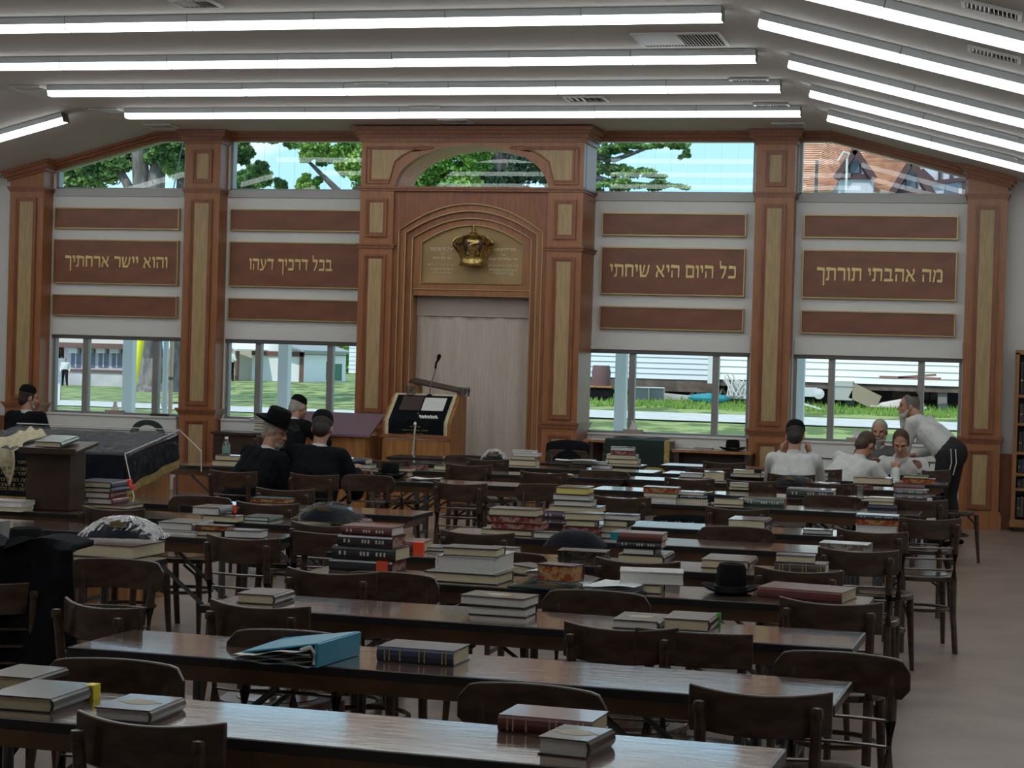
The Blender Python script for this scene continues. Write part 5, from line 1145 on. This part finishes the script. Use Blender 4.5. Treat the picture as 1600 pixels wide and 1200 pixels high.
MB().box(-.6, xm-xl, .05, 3.2, zt0-.1, zt0+2.4).build('body', PW, t); MB().box(-.8, xm-xl+.1, -.3, 3.4, zt0+2.4, zt0+2.5).build('roof', mat('grey_roof', (.3, .3, .3), .8), t)
MB().box(-.6, xm-xl, 0, 3.2, zt0-.28, zt0-.02).build('floor_beam', SKI, t)
for k, u in enumerate((1085, 1100, 1128)): x = by(u, 620, TY)[0]-xl; MB().tube([(x-.12, .1, .92), (x, .1, zt0-.2), (x+.15, .1, .92)], .06, 6).build('support', mat('weathered_wood', (.22, .20, .18), .8), t)
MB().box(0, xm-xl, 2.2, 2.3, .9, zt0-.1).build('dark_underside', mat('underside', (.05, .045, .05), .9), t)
t = thing('long_trailer', 'long white trailer with bright lap siding behind the right window', 'trailer', (xm, TY-1.0, 0))
zt1 = by(1300, 598, TY-1)[1]
siding(t, .0, x2-xm+1.5, 0, zt1, zt1+2.6, .15, mat('bright_siding', (.84, .82, .80), .5))
MB().box(0, x2-xm+1.5, .05, 3.4, zt1-.1, zt1+2.6).build('body', PW, t); MB().box(-.1, x2-xm+1.6, -.3, 3.6, zt1+2.6, zt1+2.7).build('roof', mat('grey_roof', (.3, .3, .3), .8), t)
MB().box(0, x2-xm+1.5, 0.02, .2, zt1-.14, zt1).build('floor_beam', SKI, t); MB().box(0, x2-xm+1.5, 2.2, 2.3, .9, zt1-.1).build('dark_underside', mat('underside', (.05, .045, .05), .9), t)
MB().box(-.1, .15, -.06, .05, zt1-.1, zt1+2.6).build('corner_board', PW, t)
for u in (1320, 1465): x = by(u, 620, TY-1)[0]-xm; MB().box(x, x+.2, .1, .3, .85, zt1-.1).build('support', mat('weathered_wood', (.22, .20, .18), .8), t)
def slope_deck(): pass
JY = 43.6
def junk(u, v, name, lab, fn, mt, cat, y=JY, rz=0, ry=0):
    x, z = by(u, v, y); m = MB(); fn(m); o = m.build(name, mt, bevel=.004); o.location = (x, y, max(gz(x, y), z)-.02); o.rotation_euler = (0, ry, rz); tag(o, lab, cat); return o
x, z = by(938, 632, JY); t = thing('barrel', 'dark maroon barrel on a black base outside, left of the right-centre window post', 'barrel', (x, JY, gz(x, JY)))
MB().at(0, 0, .32).lathe([(.2, 0), (.22, .3), (.19, .46), (0, .46)], 14).build('drum', mat('maroon', (.14, .07, .07), .6), t, smooth=True); MB().box(-.24, .24, -.2, .2, 0, .28).build('base', BLACKC, t); MB().box(-.3, .3, -.25, .25, .28, .32).build('board', ORANGEW, t)
for k, (u, w_) in enumerate(((1000, .42), (1020, .5))):
    t = thing('window_screen', f'white-framed window screen leaning under the trailer, {"left" if k == 0 else "right"} one of two', 'screen', (by(u, 627, JY)[0], JY+.1*k, .83)); t.rotation_euler = (.5, 0, .1)
    h_ = .36; m = MB(); w = w_/2; m.box(-w, w, 0, .02, 0, .02); m.box(-w, w, 0, .02, h_-.02, h_); m.box(-w, -w+.02, 0, .02, .02, h_-.02); m.box(w-.02, w, 0, .02, .02, h_-.02); m.build('screen_frame', PW, t)
    MB().box(-w+.02, w-.02, .008, .012, .02, h_-.02).build('mesh', mat('screen_grey', (.20, .22, .27), .7), t)
for k in range(5): junk(1055+6*k, 617+k*2.4, 'plank', 'long pale plank lying under the trailer', lambda m: m.box(-.7, .5, 0, .14, 0, .035), mat('pale_plank', (.50, .47, .44), .8), 'plank', y=44.2, ry=.06+.01*k)['group'] = 'planks under the trailer'
junk(1108, 628, 'kayak', 'teal kayak hull lying in the grass under the trailer', lambda m: m.at(0, 0, .1, ry=PI/2).lathe([(0, -.5), (.08, -.35), (.12, 0), (.08, .35), (0, .5)], 12), mat('teal', (.01, .22, .28), .5), 'kayak')
junk(1160, 622, 'metal_sheet', 'bent pale metal sheet leaning under the trailer corner', lambda m: m.hexa([(-.4, 0, 0), (.4, .1, .0), (.4, .12, 0), (-.4, .02, 0)], [(-.2, .2, .42), (.45, .3, .30), (.45, .32, .3), (-.2, .22, .42)]), mat('metal_sheet', (.45, .45, .45), .4), 'sheet')
junk(1150, 618, 'scrap_heap', 'tangle of pale scrap by the trailer support', lambda m: [m.tube([(random.uniform(-.2, .2), random.uniform(-.1, .1), 0), (random.uniform(-.3, .3), 0, random.uniform(.2, .5))], .02, 5) for _ in range(14)], mat('pale_scrap', (.55, .52, .50), .7), 'scrap')
junk(1262, 622, 'garden_machine', 'white and grey machine with round ends under the right window trailer', lambda m: [m.box(-.35, .2, 0, .3, .05, .25), m.at(.25, 0, .12, rx=PI/2).lathe([(0, 0), (.1, 0), (.12, .06), (0, .08)], 12), m.at(-.2, 0, .3).lathe([(.12, 0), (.1, .1), (0, .12)], 12)], mat('off_white', (.58, .58, .60), .5), 'machine')
junk(1271, 636, 'white_board', 'narrow white board on the grass outside the right window', lambda m: m.box(-.3, .3, 0, .1, 0, .04), PW, 'board', y=42.5, ry=.25)
junk(1318, 624, 'grey_cabinet', 'grey weathered cabinet under the long trailer', lambda m: [m.box(-.19, .19, 0, .4, 0, .42), m.box(-.22, .22, -.02, .42, .30, .34)], mat('weathered_grey', (.40, .40, .38), .7), 'cabinet')
junk(1350, 622, 'leaning_panel', 'tan panel leaning askew beside the grey cabinet', lambda m: m.box(-.32, .32, 0, .04, -.12, .22), mat('tan_panel', (.30, .24, .17), .7), 'panel', ry=.42)
junk(1400, 636, 'white_tub', 'overturned pale boat-like tub on the grass under the trailer', lambda m: [m.hexa([(-.5, 0, 0), (.6, 0, 0), (.6, .4, 0), (-.5, .4, 0)], [(-.35, .05, .10), (.55, .05, .3), (.55, .35, .3), (-.35, .35, .10)]), m.box(-.55, .65, -.03, .43, 0, .04)], mat('pinkish_white', (.60, .52, .50), .6), 'tub')
junk(1440, 592, 'roof_boards', 'reddish boards lying against the siding of the long trailer', lambda m: [m.box(-.9, .4, 0, .3, 0, .06), m.at(0, 0, .06, ry=-.1).box(-.5, .3, 0, .3, 0, .05)], mat('reddish_boards', (.26, .14, .12), .8), 'boards', y=43.3)
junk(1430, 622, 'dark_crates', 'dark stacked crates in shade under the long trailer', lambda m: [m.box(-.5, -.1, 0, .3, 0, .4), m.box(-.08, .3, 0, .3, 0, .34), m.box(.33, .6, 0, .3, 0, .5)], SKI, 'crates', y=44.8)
# tall grass tufts
m = MB()
for _ in range(2600):
    tt = random.uniform(-.225, -.01); y = random.uniform(41.6, 44.5); x = tt*y; h_ = random.uniform(.05, .15)*(1 if tt > -.1 else .9); a = random.uniform(0, PI); w = .025
    z = gz(x, y); m.add([(x-w*math.cos(a), y-w*math.sin(a), z), (x+w*math.cos(a), y+w*math.sin(a), z), (x+random.uniform(-.05, .05), y, z+h_)], [(0, 1, 2)])
o = m.build('tall_grass', mat('bright_grass', (.17, .30, .045), .8), kind='stuff'); tag(o, 'uncut bright green grass in front of the trailers', 'grass')
# long building at left with air conditioners
BY = 110.
def bp(u, v, y=BY): return by(u, v, y)
x0, _ = bp(100, 560); x1, _ = bp(236, 560); ze = bp(150, 541)[1]; zf = bp(150, 578)[1]; zg = bp(150, 612)[1]
t = thing('white_building', 'long low white building with air conditioners outside the far left window', 'building', (x0, BY, 0))
X = lambda u, v=560: bp(u, v)[0]-x0
MB().box(0, x1-x0, 0, 8, zf, ze).build('wall', mat('offwhite_wall', (.50, .48, .52), .7), t)
m = MB(); m.hexa([(-.6, -.8, ze), (x1-x0+.5, -.8, ze), (x1-x0+.5, 9, ze+3), (-.6, 9, ze+3)], [(-.6, -.8, ze+.15), (x1-x0+.5, -.8, ze+.15), (x1-x0+.5, 9, ze+3.2), (-.6, 9, ze+3.2)]); m.build('roof', mat('tan_roof', (.46, .38, .34), .9), t)
MB().box(-.6, x1-x0+.5, -.85, -.78, ze-.12, ze+.18).build('fascia', mat('brown_fascia', (.14, .07, .06), .7), t)
MB().box(X(118), x1-x0, -1.2, 8, zg-.3, zf).build('foundation', mat('grey_foundation', (.50, .47, .50), .8, .12, .7), t)
MB().box(X(118), x1-x0, -1.3, 0, zf-.12, zf+.02).build('deck_edge', mat('brown_fascia', (.14, .07, .06), .7), t)
for u in (119, 141, 162, 183):
    w = MB().box(X(u)-.32, X(u)+.32, -.04, 0, bp(u, 574)[1], bp(u, 546)[1]).build('window', mat('dim_window', (.10, .12, .17), .2), t)
    MB().box(X(u)-.32, X(u)+.25, -.4, 0, bp(u, 552)[1], bp(u, 544)[1]).build('air_conditioner', PW, w); MB().box(X(u)-.03, X(u)+.03, -.06, -.02, bp(u, 574)[1], bp(u, 552)[1]).build('mullion', PW, w)
x, z = bp(95, 610); t = thing('grey_stairwell', 'grey-blue enclosure behind the walking man', 'shed', (x, 111, 0))
MB().box(-.9, .75, 0, 2, z-.2, bp(95, 560)[1]).build('enclosure', mat('blue_grey', (.30, .36, .42), .7), t)
for k in range(5): MB().box(-.92, .77, -.03, 0, z+.3*k, z+.3*k+.04).build('rail', mat('blue_grey2', (.38, .44, .50), .7), t)
MB().box(.78, 1.7, -.2, 0, z-.2, z+1.0).build('fence_panel', mat('brown_fascia', (.14, .07, .06), .7), t)
# white cabin with brown trim behind the left-centre window
CYy = 100.
x0, _ = by(352, 560, CYy); t = thing('white_cabin', 'white cabin with brown timber trim and porch outside the left-centre window', 'cabin', (x0, CYy, 0))
X = lambda u: by(u, 560, CYy)[0]-x0; Z = lambda v: by(430, v, CYy)[1]
WWL = mat('cabin_white', (.78, .78, .80), .7); BRT = mat('brown_trim', (.16, .07, .055), .7)
MB().box(X(394), X(474), 0, 7, Z(600), Z(552)).build('wall', WWL, t)
m = MB(); m.prism([(X(394), Z(553)), (X(474), Z(553)), (X(474), Z(549)), (X(440), Z(532)), (X(394), Z(520))], .02, 7); m.build('gable', WWL, t)
MB().box(X(394), X(476), -.1, 0, Z(556), Z(549)).build('beam', BRT, t); MB().box(X(469), X(475), -.1, 0, Z(600), Z(549)).build('corner_post', BRT, t)
m = MB(); m.hexa([(X(432), -.8, Z(533)), (X(482), -.8, Z(549)), (X(482), 7, Z(549)), (X(432), 7, Z(533))], [(X(432), -.8, Z(530)), (X(482), -.8, Z(546)), (X(482), 7, Z(546)), (X(432), 7, Z(530))]); m.build('roof_edge', mat('grey_roof', (.3, .3, .3), .8), t)
MB().box(X(354), X(394), .5, 7, Z(600), Z(548)).build('porch_back', mat('porch_tan', (.50, .44, .38), .8), t)
m = MB(); m.prism([(X(350), Z(548)), (X(396), Z(548)), (X(356), Z(534))], -2.2, 0); m.build('porch_gable', mat('porch_grey', (.50, .50, .52), .7), t)
m = MB(); m.hexa([(X(352), -2.6, Z(534)), (X(398), -2.6, Z(549)), (X(440), 3, Z(549)), (X(420), 3, Z(528))], [(X(352), -2.6, Z(532)), (X(398), -2.6, Z(547)), (X(440), 3, Z(547)), (X(420), 3, Z(526))]); m.build('porch_roof', mat('bright_roof', (.75, .74, .72), .7), t)
MB().box(X(379), X(383), -2.2, -1.9, Z(600), Z(548)).build('porch_post', BRT, t); MB().box(X(392), X(395), -2.2, -1.9, Z(600), Z(550)).build('porch_post', BRT, t)
for k in range(7): MB().box(X(374+3*k), X(374+3*k)+.06, -2.25, -2.2, Z(599), Z(589)).build('baluster', BRT, t)
MB().box(X(373), X(395), -2.27, -2.17, Z(589), Z(588)).build('handrail', BRT, t)
# trees
def leafmat(name, a, b): return mat(name, a, .65, 0, .9, rgb2=b)
def tree(x, y, lab, crown, n, size, mt, trunk=None, blobs=None, group='trees outside'):
    t = thing('tree', lab, 'tree', (x, y, gz(x, y)), group=group)
    zb = gz(x, y); q = []
    for (cx, cy, cz, rx, ry_, rz2, w) in crown:
        k = int(n*w*3.2); d = rng.normal(size=(k, 3)); d /= np.linalg.norm(d, axis=1)[:, None]
        # clumps
        cl = rng.normal(size=(max(8, k//160), 3)); cl /= np.linalg.norm(cl, axis=1)[:, None]; cl *= rng.uniform(.35, 1, (len(cl), 1))
        p = cl[rng.integers(0, len(cl), k)]+d*rng.uniform(.02, .26, (k, 1)); q.append(p*np.array([rx, ry_, rz2])+np.array([cx, cy, cz]))
    P_ = np.vstack(q); k = len(P_)
    a = rng.normal(size=(k, 3)); a /= np.linalg.norm(a, axis=1)[:, None]; b = np.cross(a, rng.normal(size=(k, 3))); b /= np.linalg.norm(b, axis=1)[:, None]
    s = size*.5*rng.uniform(.5, 1.2, (k, 1)); V = np.stack([P_-a*s, P_+b*s*.6, P_+a*s, P_-b*s*.6], 1).reshape(-1, 3)
    me = bpy.data.meshes.new('leaves'); me.vertices.add(4*k); me.vertices.foreach_set('co', V.ravel()); me.loops.add(4*k); me.loops.foreach_set('vertex_index', np.arange(4*k, dtype=np.int32))
    me.polygons.add(k); me.polygons.foreach_set('loop_start', np.arange(0, 4*k, 4, dtype=np.int32)); me.update(); me.validate(); me.materials.append(mt)
    o = bpy.data.objects.new('leaves', me); COL.objects.link(o); o.parent = t; o['kind'] = 'stuff'
    if trunk:
        for i, tr_ in enumerate(trunk): MB().tube(*tr_[:2], 9).build('trunk' if i == 0 else 'branch', mat('bark', (.16, .14, .13), .9, .35, 5, (1, 1, .3), bump=.6), t, smooth=True)
    return t
LG = leafmat('leaf_green', (.05, .12, .03), (.20, .34, .09)); LB = leafmat('leaf_bright', (.10, .25, .03), (.26, .42, .08)); LD = leafmat('leaf_dark', (.02, .06, .03), (.06, .13, .06)); LR = leafmat('leaf_maroon', (.05, .015, .025), (.10, .03, .05))
def P(u, v, y): x, z = by(u, v, y); return x, z
Y_ = 78.; x, _ = P(237, 560, Y_); z0 = gz(x, Y_)
def rel(u, v, y, x0, zb): a, b = by(u, v, y); return (a-x0, 0, b-zb)
r = lambda u, v: rel(u, v, Y_, x, z0)
c = lambda u, v, ru, rv, w: (*rel(u, v, Y_, x, z0), ru*Y_/FPX, ru*Y_/FPX*.8, rv*Y_/FPX, w)
tree(x, Y_, 'big old tree with thick grey trunk outside the far left windows', [c(150, 255, 70, 40, .35), c(265, 240, 45, 40, .3), c(120, 280, 50, 25, .2), c(300, 210, 60, 40, .3)], 9000, .28, LG,
     [([r(236, 612), r(236, 598), r(238, 560), r(236, 400), r(222, 300), r(216, 220), r(214, 150)], [1.05, .62, .46, .45, .40, .32, .2]), ([r(236, 380), r(200, 290), r(165, 225)], [.3, .2, .1]), ([r(238, 380), r(243, 300), r(250, 230)], [.35, .4, .3])])
x, _ = P(281, 560, 80.); z0 = gz(x, 80.); Y_ = 80.
tree(x, Y_, 'second thick-trunked tree right of the big old one', [c(330, 180, 90, 50, .5), c(390, 280, 40, 22, .3)], 4500, .3, LG, [([r(281, 612), r(281, 590), r(282, 540), r(284, 400), r(288, 250)], [.9, .55, .45, .4, .3])])
Y_ = 60.; x, _ = P(360, 560, Y_); z0 = gz(x, Y_)
tree(x, Y_, 'leafy branches hanging in the left-centre upper window', [c(372, 232, 26, 28, .3), c(405, 215, 38, 14, .15), c(410, 265, 22, 12, .12), c(380, 295, 34, 14, .2), c(455, 225, 24, 8, .1), c(440, 288, 16, 10, .12)], 4200, .2, LG, [([r(345, 600), r(345, 300), r(350, 180)], [.3, .25, .15])])
Y_ = 62.; x, _ = P(590, 560, Y_); z0 = gz(x, Y_)
tree(x, Y_, 'spreading tree above the ark arch, seen in two upper windows', [c(500, 240, 36, 22, .2), c(545, 250, 30, 45, .2), c(600, 260, 60, 50, .3), c(690, 275, 60, 38, .35), c(740, 240, 40, 30, .2), c(480, 285, 28, 14, .1)], 9000, .2, LB, [([r(575, 600), r(575, 400), r(560, 200)], [.35, .3, .2]), ([r(572, 400), r(530, 300), r(480, 250)], [.2, .12, .05])])
Y_ = 90.; x, _ = P(800, 560, Y_); z0 = gz(x, Y_)
tree(x, Y_, 'dark conifers seen through the arched window', [c(790, 262, 60, 50, .6), c(870, 250, 40, 45, .3)], 5200, .3, LD, [([r(762, 600), r(762, 300), r(762, 200)], [.5, .45, .4]), ([r(778, 600), r(778, 300), r(780, 200)], [.5, .45, .4]), ([r(800, 600), r(800, 300), r(800, 220)], [.3, .3, .3])])
Y_ = 56.; x, _ = P(925, 560, Y_); z0 = gz(x, Y_)
tree(x, Y_, 'pine with layered boughs at the left of the right-centre upper window', [c(950, 235, 42, 10, .2), c(1010, 225, 62, 11, .22), c(1070, 240, 12, 12, .05), c(955, 265, 30, 12, .12), c(1000, 272, 40, 9, .12), c(960, 290, 50, 10, .2), c(1040, 290, 46, 7, .12), c(935, 250, 22, 40, .15)], 7500, .13, LG, [([r(905, 600), r(905, 300), r(905, 150)], [.35, .3, .2]), ([r(905, 240), r(960, 250), r(1010, 232)], [.12, .08, .04]), ([r(905, 270), r(960, 285), r(1040, 290)], [.1, .07, .04])])
Y_ = 150.; x, _ = P(510, 590, Y_); z0 = gz(x, Y_)
tree(x, Y_, 'bright green woods behind the white cabin', [c(500, 560, 50, 50, .6), c(545, 570, 40, 45, .4)], 14000, .42, LB, [([r(505, 600), r(505, 520)], [.4, .3])])
Y_ = 118.; x, _ = P(98, 560, Y_); z0 = gz(x, Y_)
tree(x, Y_, 'dark maroon bush beside the long white building', [c(97, 545, 14, 22, 1)], 1500, .25, LR, [([r(97, 600), r(97, 540)], [.15, .1])])
Y_ = 125.; x, _ = P(90, 530, Y_); z0 = gz(x, Y_)
tree(x, Y_, 'green foliage above the maroon bush', [c(92, 520, 24, 12, 1)], 1500, .3, LG, [([r(92, 600), r(92, 520)], [.15, .1])])
for k, (u, v) in enumerate(((540, 552),)): 
    x, z = by(546, 537, 98); o = siding(None, 0, 3, 0, by(546, 583, 98)[1], by(546, 530, 98)[1], .22); o.location = (x, 98, 0); o.name = 'shed_wall'; tag(o, 'light blue sided shed corner at the right edge of the left-centre window', 'shed')
x, z = by(526, 592, 99); t = thing('dark_fence', 'dark green mesh gate in front of the bright woods', 'gate', (x, 99, z-.1)); MB().box(-.5, .25, 0, .1, 0, .9).build('gate_panel', mat('dk_green', (.02, .10, .07), .7), t); MB().box(-.6, -.5, -.02, .12, 0, 1.0).build('gate_post', STEEL, t)
# half-timbered house
HY = 70.
x0, _ = by(1250, 300, HY); t = thing('timbered_house', 'half-timbered house with orange shingle roofs seen in the right upper window', 'house', (x0, HY, 0))
Q = lambda u, v, y=HY: (by(u, v, y)[0]-x0, by(u, v, y)[1])
ROOF = mat('orange_shingle', (.62, .36, .24), .85, .15, 3); STUC = mat('stucco', (.58, .58, .66), .8); TIM = mat('timber_brown', (.09, .045, .05), .8)
def roof(us, y0, y1, name='roof'):
    """sloping roof polygon given by pixels: lower points at depth y0, upper at y1"""
    (a, b, c_, d) = us; lo0 = by(*a, y0); lo1 = by(*b, y0); hi1 = by(*c_, y1); hi0 = by(*d, y1); m = MB(); n = 36
    for k in range(n):
        s, e = k/n, (k+1)/n
        L0 = Vector((lo0[0]-x0, y0-HY, lo0[1])).lerp(Vector((hi0[0]-x0, y1-HY, hi0[1])), s); R0 = Vector((lo1[0]-x0, y0-HY, lo1[1])).lerp(Vector((hi1[0]-x0, y1-HY, hi1[1])), s)
        L1 = Vector((lo0[0]-x0, y0-HY, lo0[1])).lerp(Vector((hi0[0]-x0, y1-HY, hi0[1])), e); R1 = Vector((lo1[0]-x0, y0-HY, lo1[1])).lerp(Vector((hi1[0]-x0, y1-HY, hi1[1])), e)
        up = Vector((0, -.05, .03)); m.add([tuple(L0+up), tuple(R0+up), tuple(R1), tuple(L1), tuple(L0), tuple(R0)], [(0, 1, 2, 3), (0, 4, 5, 1)])
    return m.build(name, ROOF, t, kind='stuff')
roof(((1236, 330), (1480, 340), (1490, 200), (1200, 205)), HY+2, HY+9)
roof(((1365, 300), (1440, 300), (1430, 225), (1345, 225)), HY+.5, HY+4)
roof(((1255, 300), (1300, 300), (1345, 230), (1300, 205)), HY+.6, HY+5)
def gable(apex, l, r_, base, y=HY, tim=True, win=None):
    A_ = Q(*apex, y); L_ = Q(*l, y); R_2 = Q(*r_, y); d = y-HY
    B0 = Q(l[0], base, y); B1 = Q(r_[0], base, y)
    MB().prism([B0, B1, R_2, A_, L_], d, d+.4).build('gable_wall', STUC, t)
    for p, q in ((A_, L_), (A_, R_2)): MB().tube([(p[0]+(p[0]-q[0])*.02, d-.25, p[1]), (q[0]+(q[0]-p[0])*.12, d-.25, q[1]+(q[1]-p[1])*.12)], .16, 4).build('barge_board', TIM, t)
    zb = L_[1]; f = .98
    MB().box(L_[0], R_2[0], d-.1, d, zb-.09, zb+.09).build('timber', TIM, t)
    for s in (-1, 1):
        xm_ = A_[0]; hw = (R_2[0]-L_[0])/2
        MB().tube([(xm_+s*hw*.75, d-.06, zb), (xm_+s*hw*.3, d-.06, zb+(A_[1]-zb)*.45)], .05, 4).build('timber', TIM, t)
        MB().tube([(xm_+s*hw*.28, d-.06, zb), (xm_+s*hw*.22, d-.06, zb+(A_[1]-zb)*.75)], .05, 4).build('timber', TIM, t)
    MB().box(A_[0]-.16, A_[0]+.16, d-.12, d, zb+.12, zb+(A_[1]-zb)*.55).build('louvred_vent', mat('dim_window', (.10, .12, .17), .2), t)
gable((1337, 236), (1310, 276), (1364, 276), 330)
gable((1425, 252), (1396, 300), (1455, 300), 340, HY-2)
w0 = Q(1428, 262, HY+.5); w1 = Q(1530, 330, HY+.5); MB().box(w0[0], w1[0]+1, .5, 1, w1[1], w0[1]).build('upper_wall', STUC, t)
for u, v0, v1 in ((1434, 262, 300), (1468, 262, 285), (1486, 262, 285), (1505, 262, 320)): a = Q(u, v1, HY+.4); b = Q(u, v0, HY+.4); MB().box(a[0]-.06, a[0]+.06, .38, .5, a[1], b[1]).build('timber', TIM, t)
for (u, v, u2, v2) in ((1440, 265, 1458, 282), (1420, 290, 1540, 276)): a = Q(u, v, HY+.4); b = Q(u2, v2, HY+.4); MB().tube([(a[0], .4, a[1]), (b[0], .4, b[1])], .10, 4).build('timber', TIM, t)
for u, v in ((1434, 300), (1486, 298), (1400, 305)): a = Q(u, v, HY-.2); MB().box(a[0]-.25, a[0]+.25, .0, .2, a[1]-.3, a[1]+.25).build('window', mat('dim_window', (.10, .12, .17), .2), t)
a = Q(1340, 300); MB().box(.2, 14, 1.5, 2.0, 0, a[1]+.4).build('lower_wall', STUC, t)
t2 = thing('utility_pole', 'dark utility pole with a curved bracket before the orange roof', 'pole', (by(1275, 300, 60)[0], 60, 1.0)); MB().tube([(0, 0, -.2), (0, 0, by(1275, 250, 60)[1]-1)], .05, 8).build('pole', STEEL, t2)
t2 = thing('street_lamp', 'pale curved pipe bracket in front of the timbered gable', 'lamp', (by(1322, 300, 58)[0], 58, 1.0)); zz = by(1322, 240, 58)[1]-1; MB().tube([(0, 0, -.2), (0, 0, zz-.15), (.06, 0, zz), (-.1, 0, zz+.05), (-.25, 0, zz-.2)], .035, 8).build('pole', PW, t2, smooth=True)
# overhead wires
for k, (u0, v0, u1, v1, y) in enumerate(((820, 300, 1115, 292, 50.), (820, 262, 1115, 268, 50.))): pass
# people outside
x, _ = by(101, 605, 104); person(x, 104, PI+.3, 'man in a white shirt walking along the driveway outside the far left window', lean=.03, legs='stand', hair=HAIRB, hipz=.92, lh=(-.24, .05, .85), rh=(.24, .1, .85), z0=gz(x, 104), hairlen=0, vox=.02)
x, _ = by(365, 600, 97); person(x, 96.5, .2, 'man in a white shirt seen from behind at the cabin porch', lean=.03, legs='stand', hair=HAIRB, hipz=.92, lh=(-.2, .2, 1.0), rh=(.2, .2, 1.0), z0=gz(x, 96.5), vox=.02)
# ------------------------------------------------------------------ report on labels
seen = {}
for o in COL.objects:
    if o.parent is None and 'label' in o and 'ceiling' not in o['label']: seen.setdefault(o['label'], []).append(o.name)
for l, n in seen.items():
    if len(n) > 1: print('DUPLABEL', l, n)
    if not 4 <= len(l.split()) <= 16: print('LEN', len(l.split()), l)
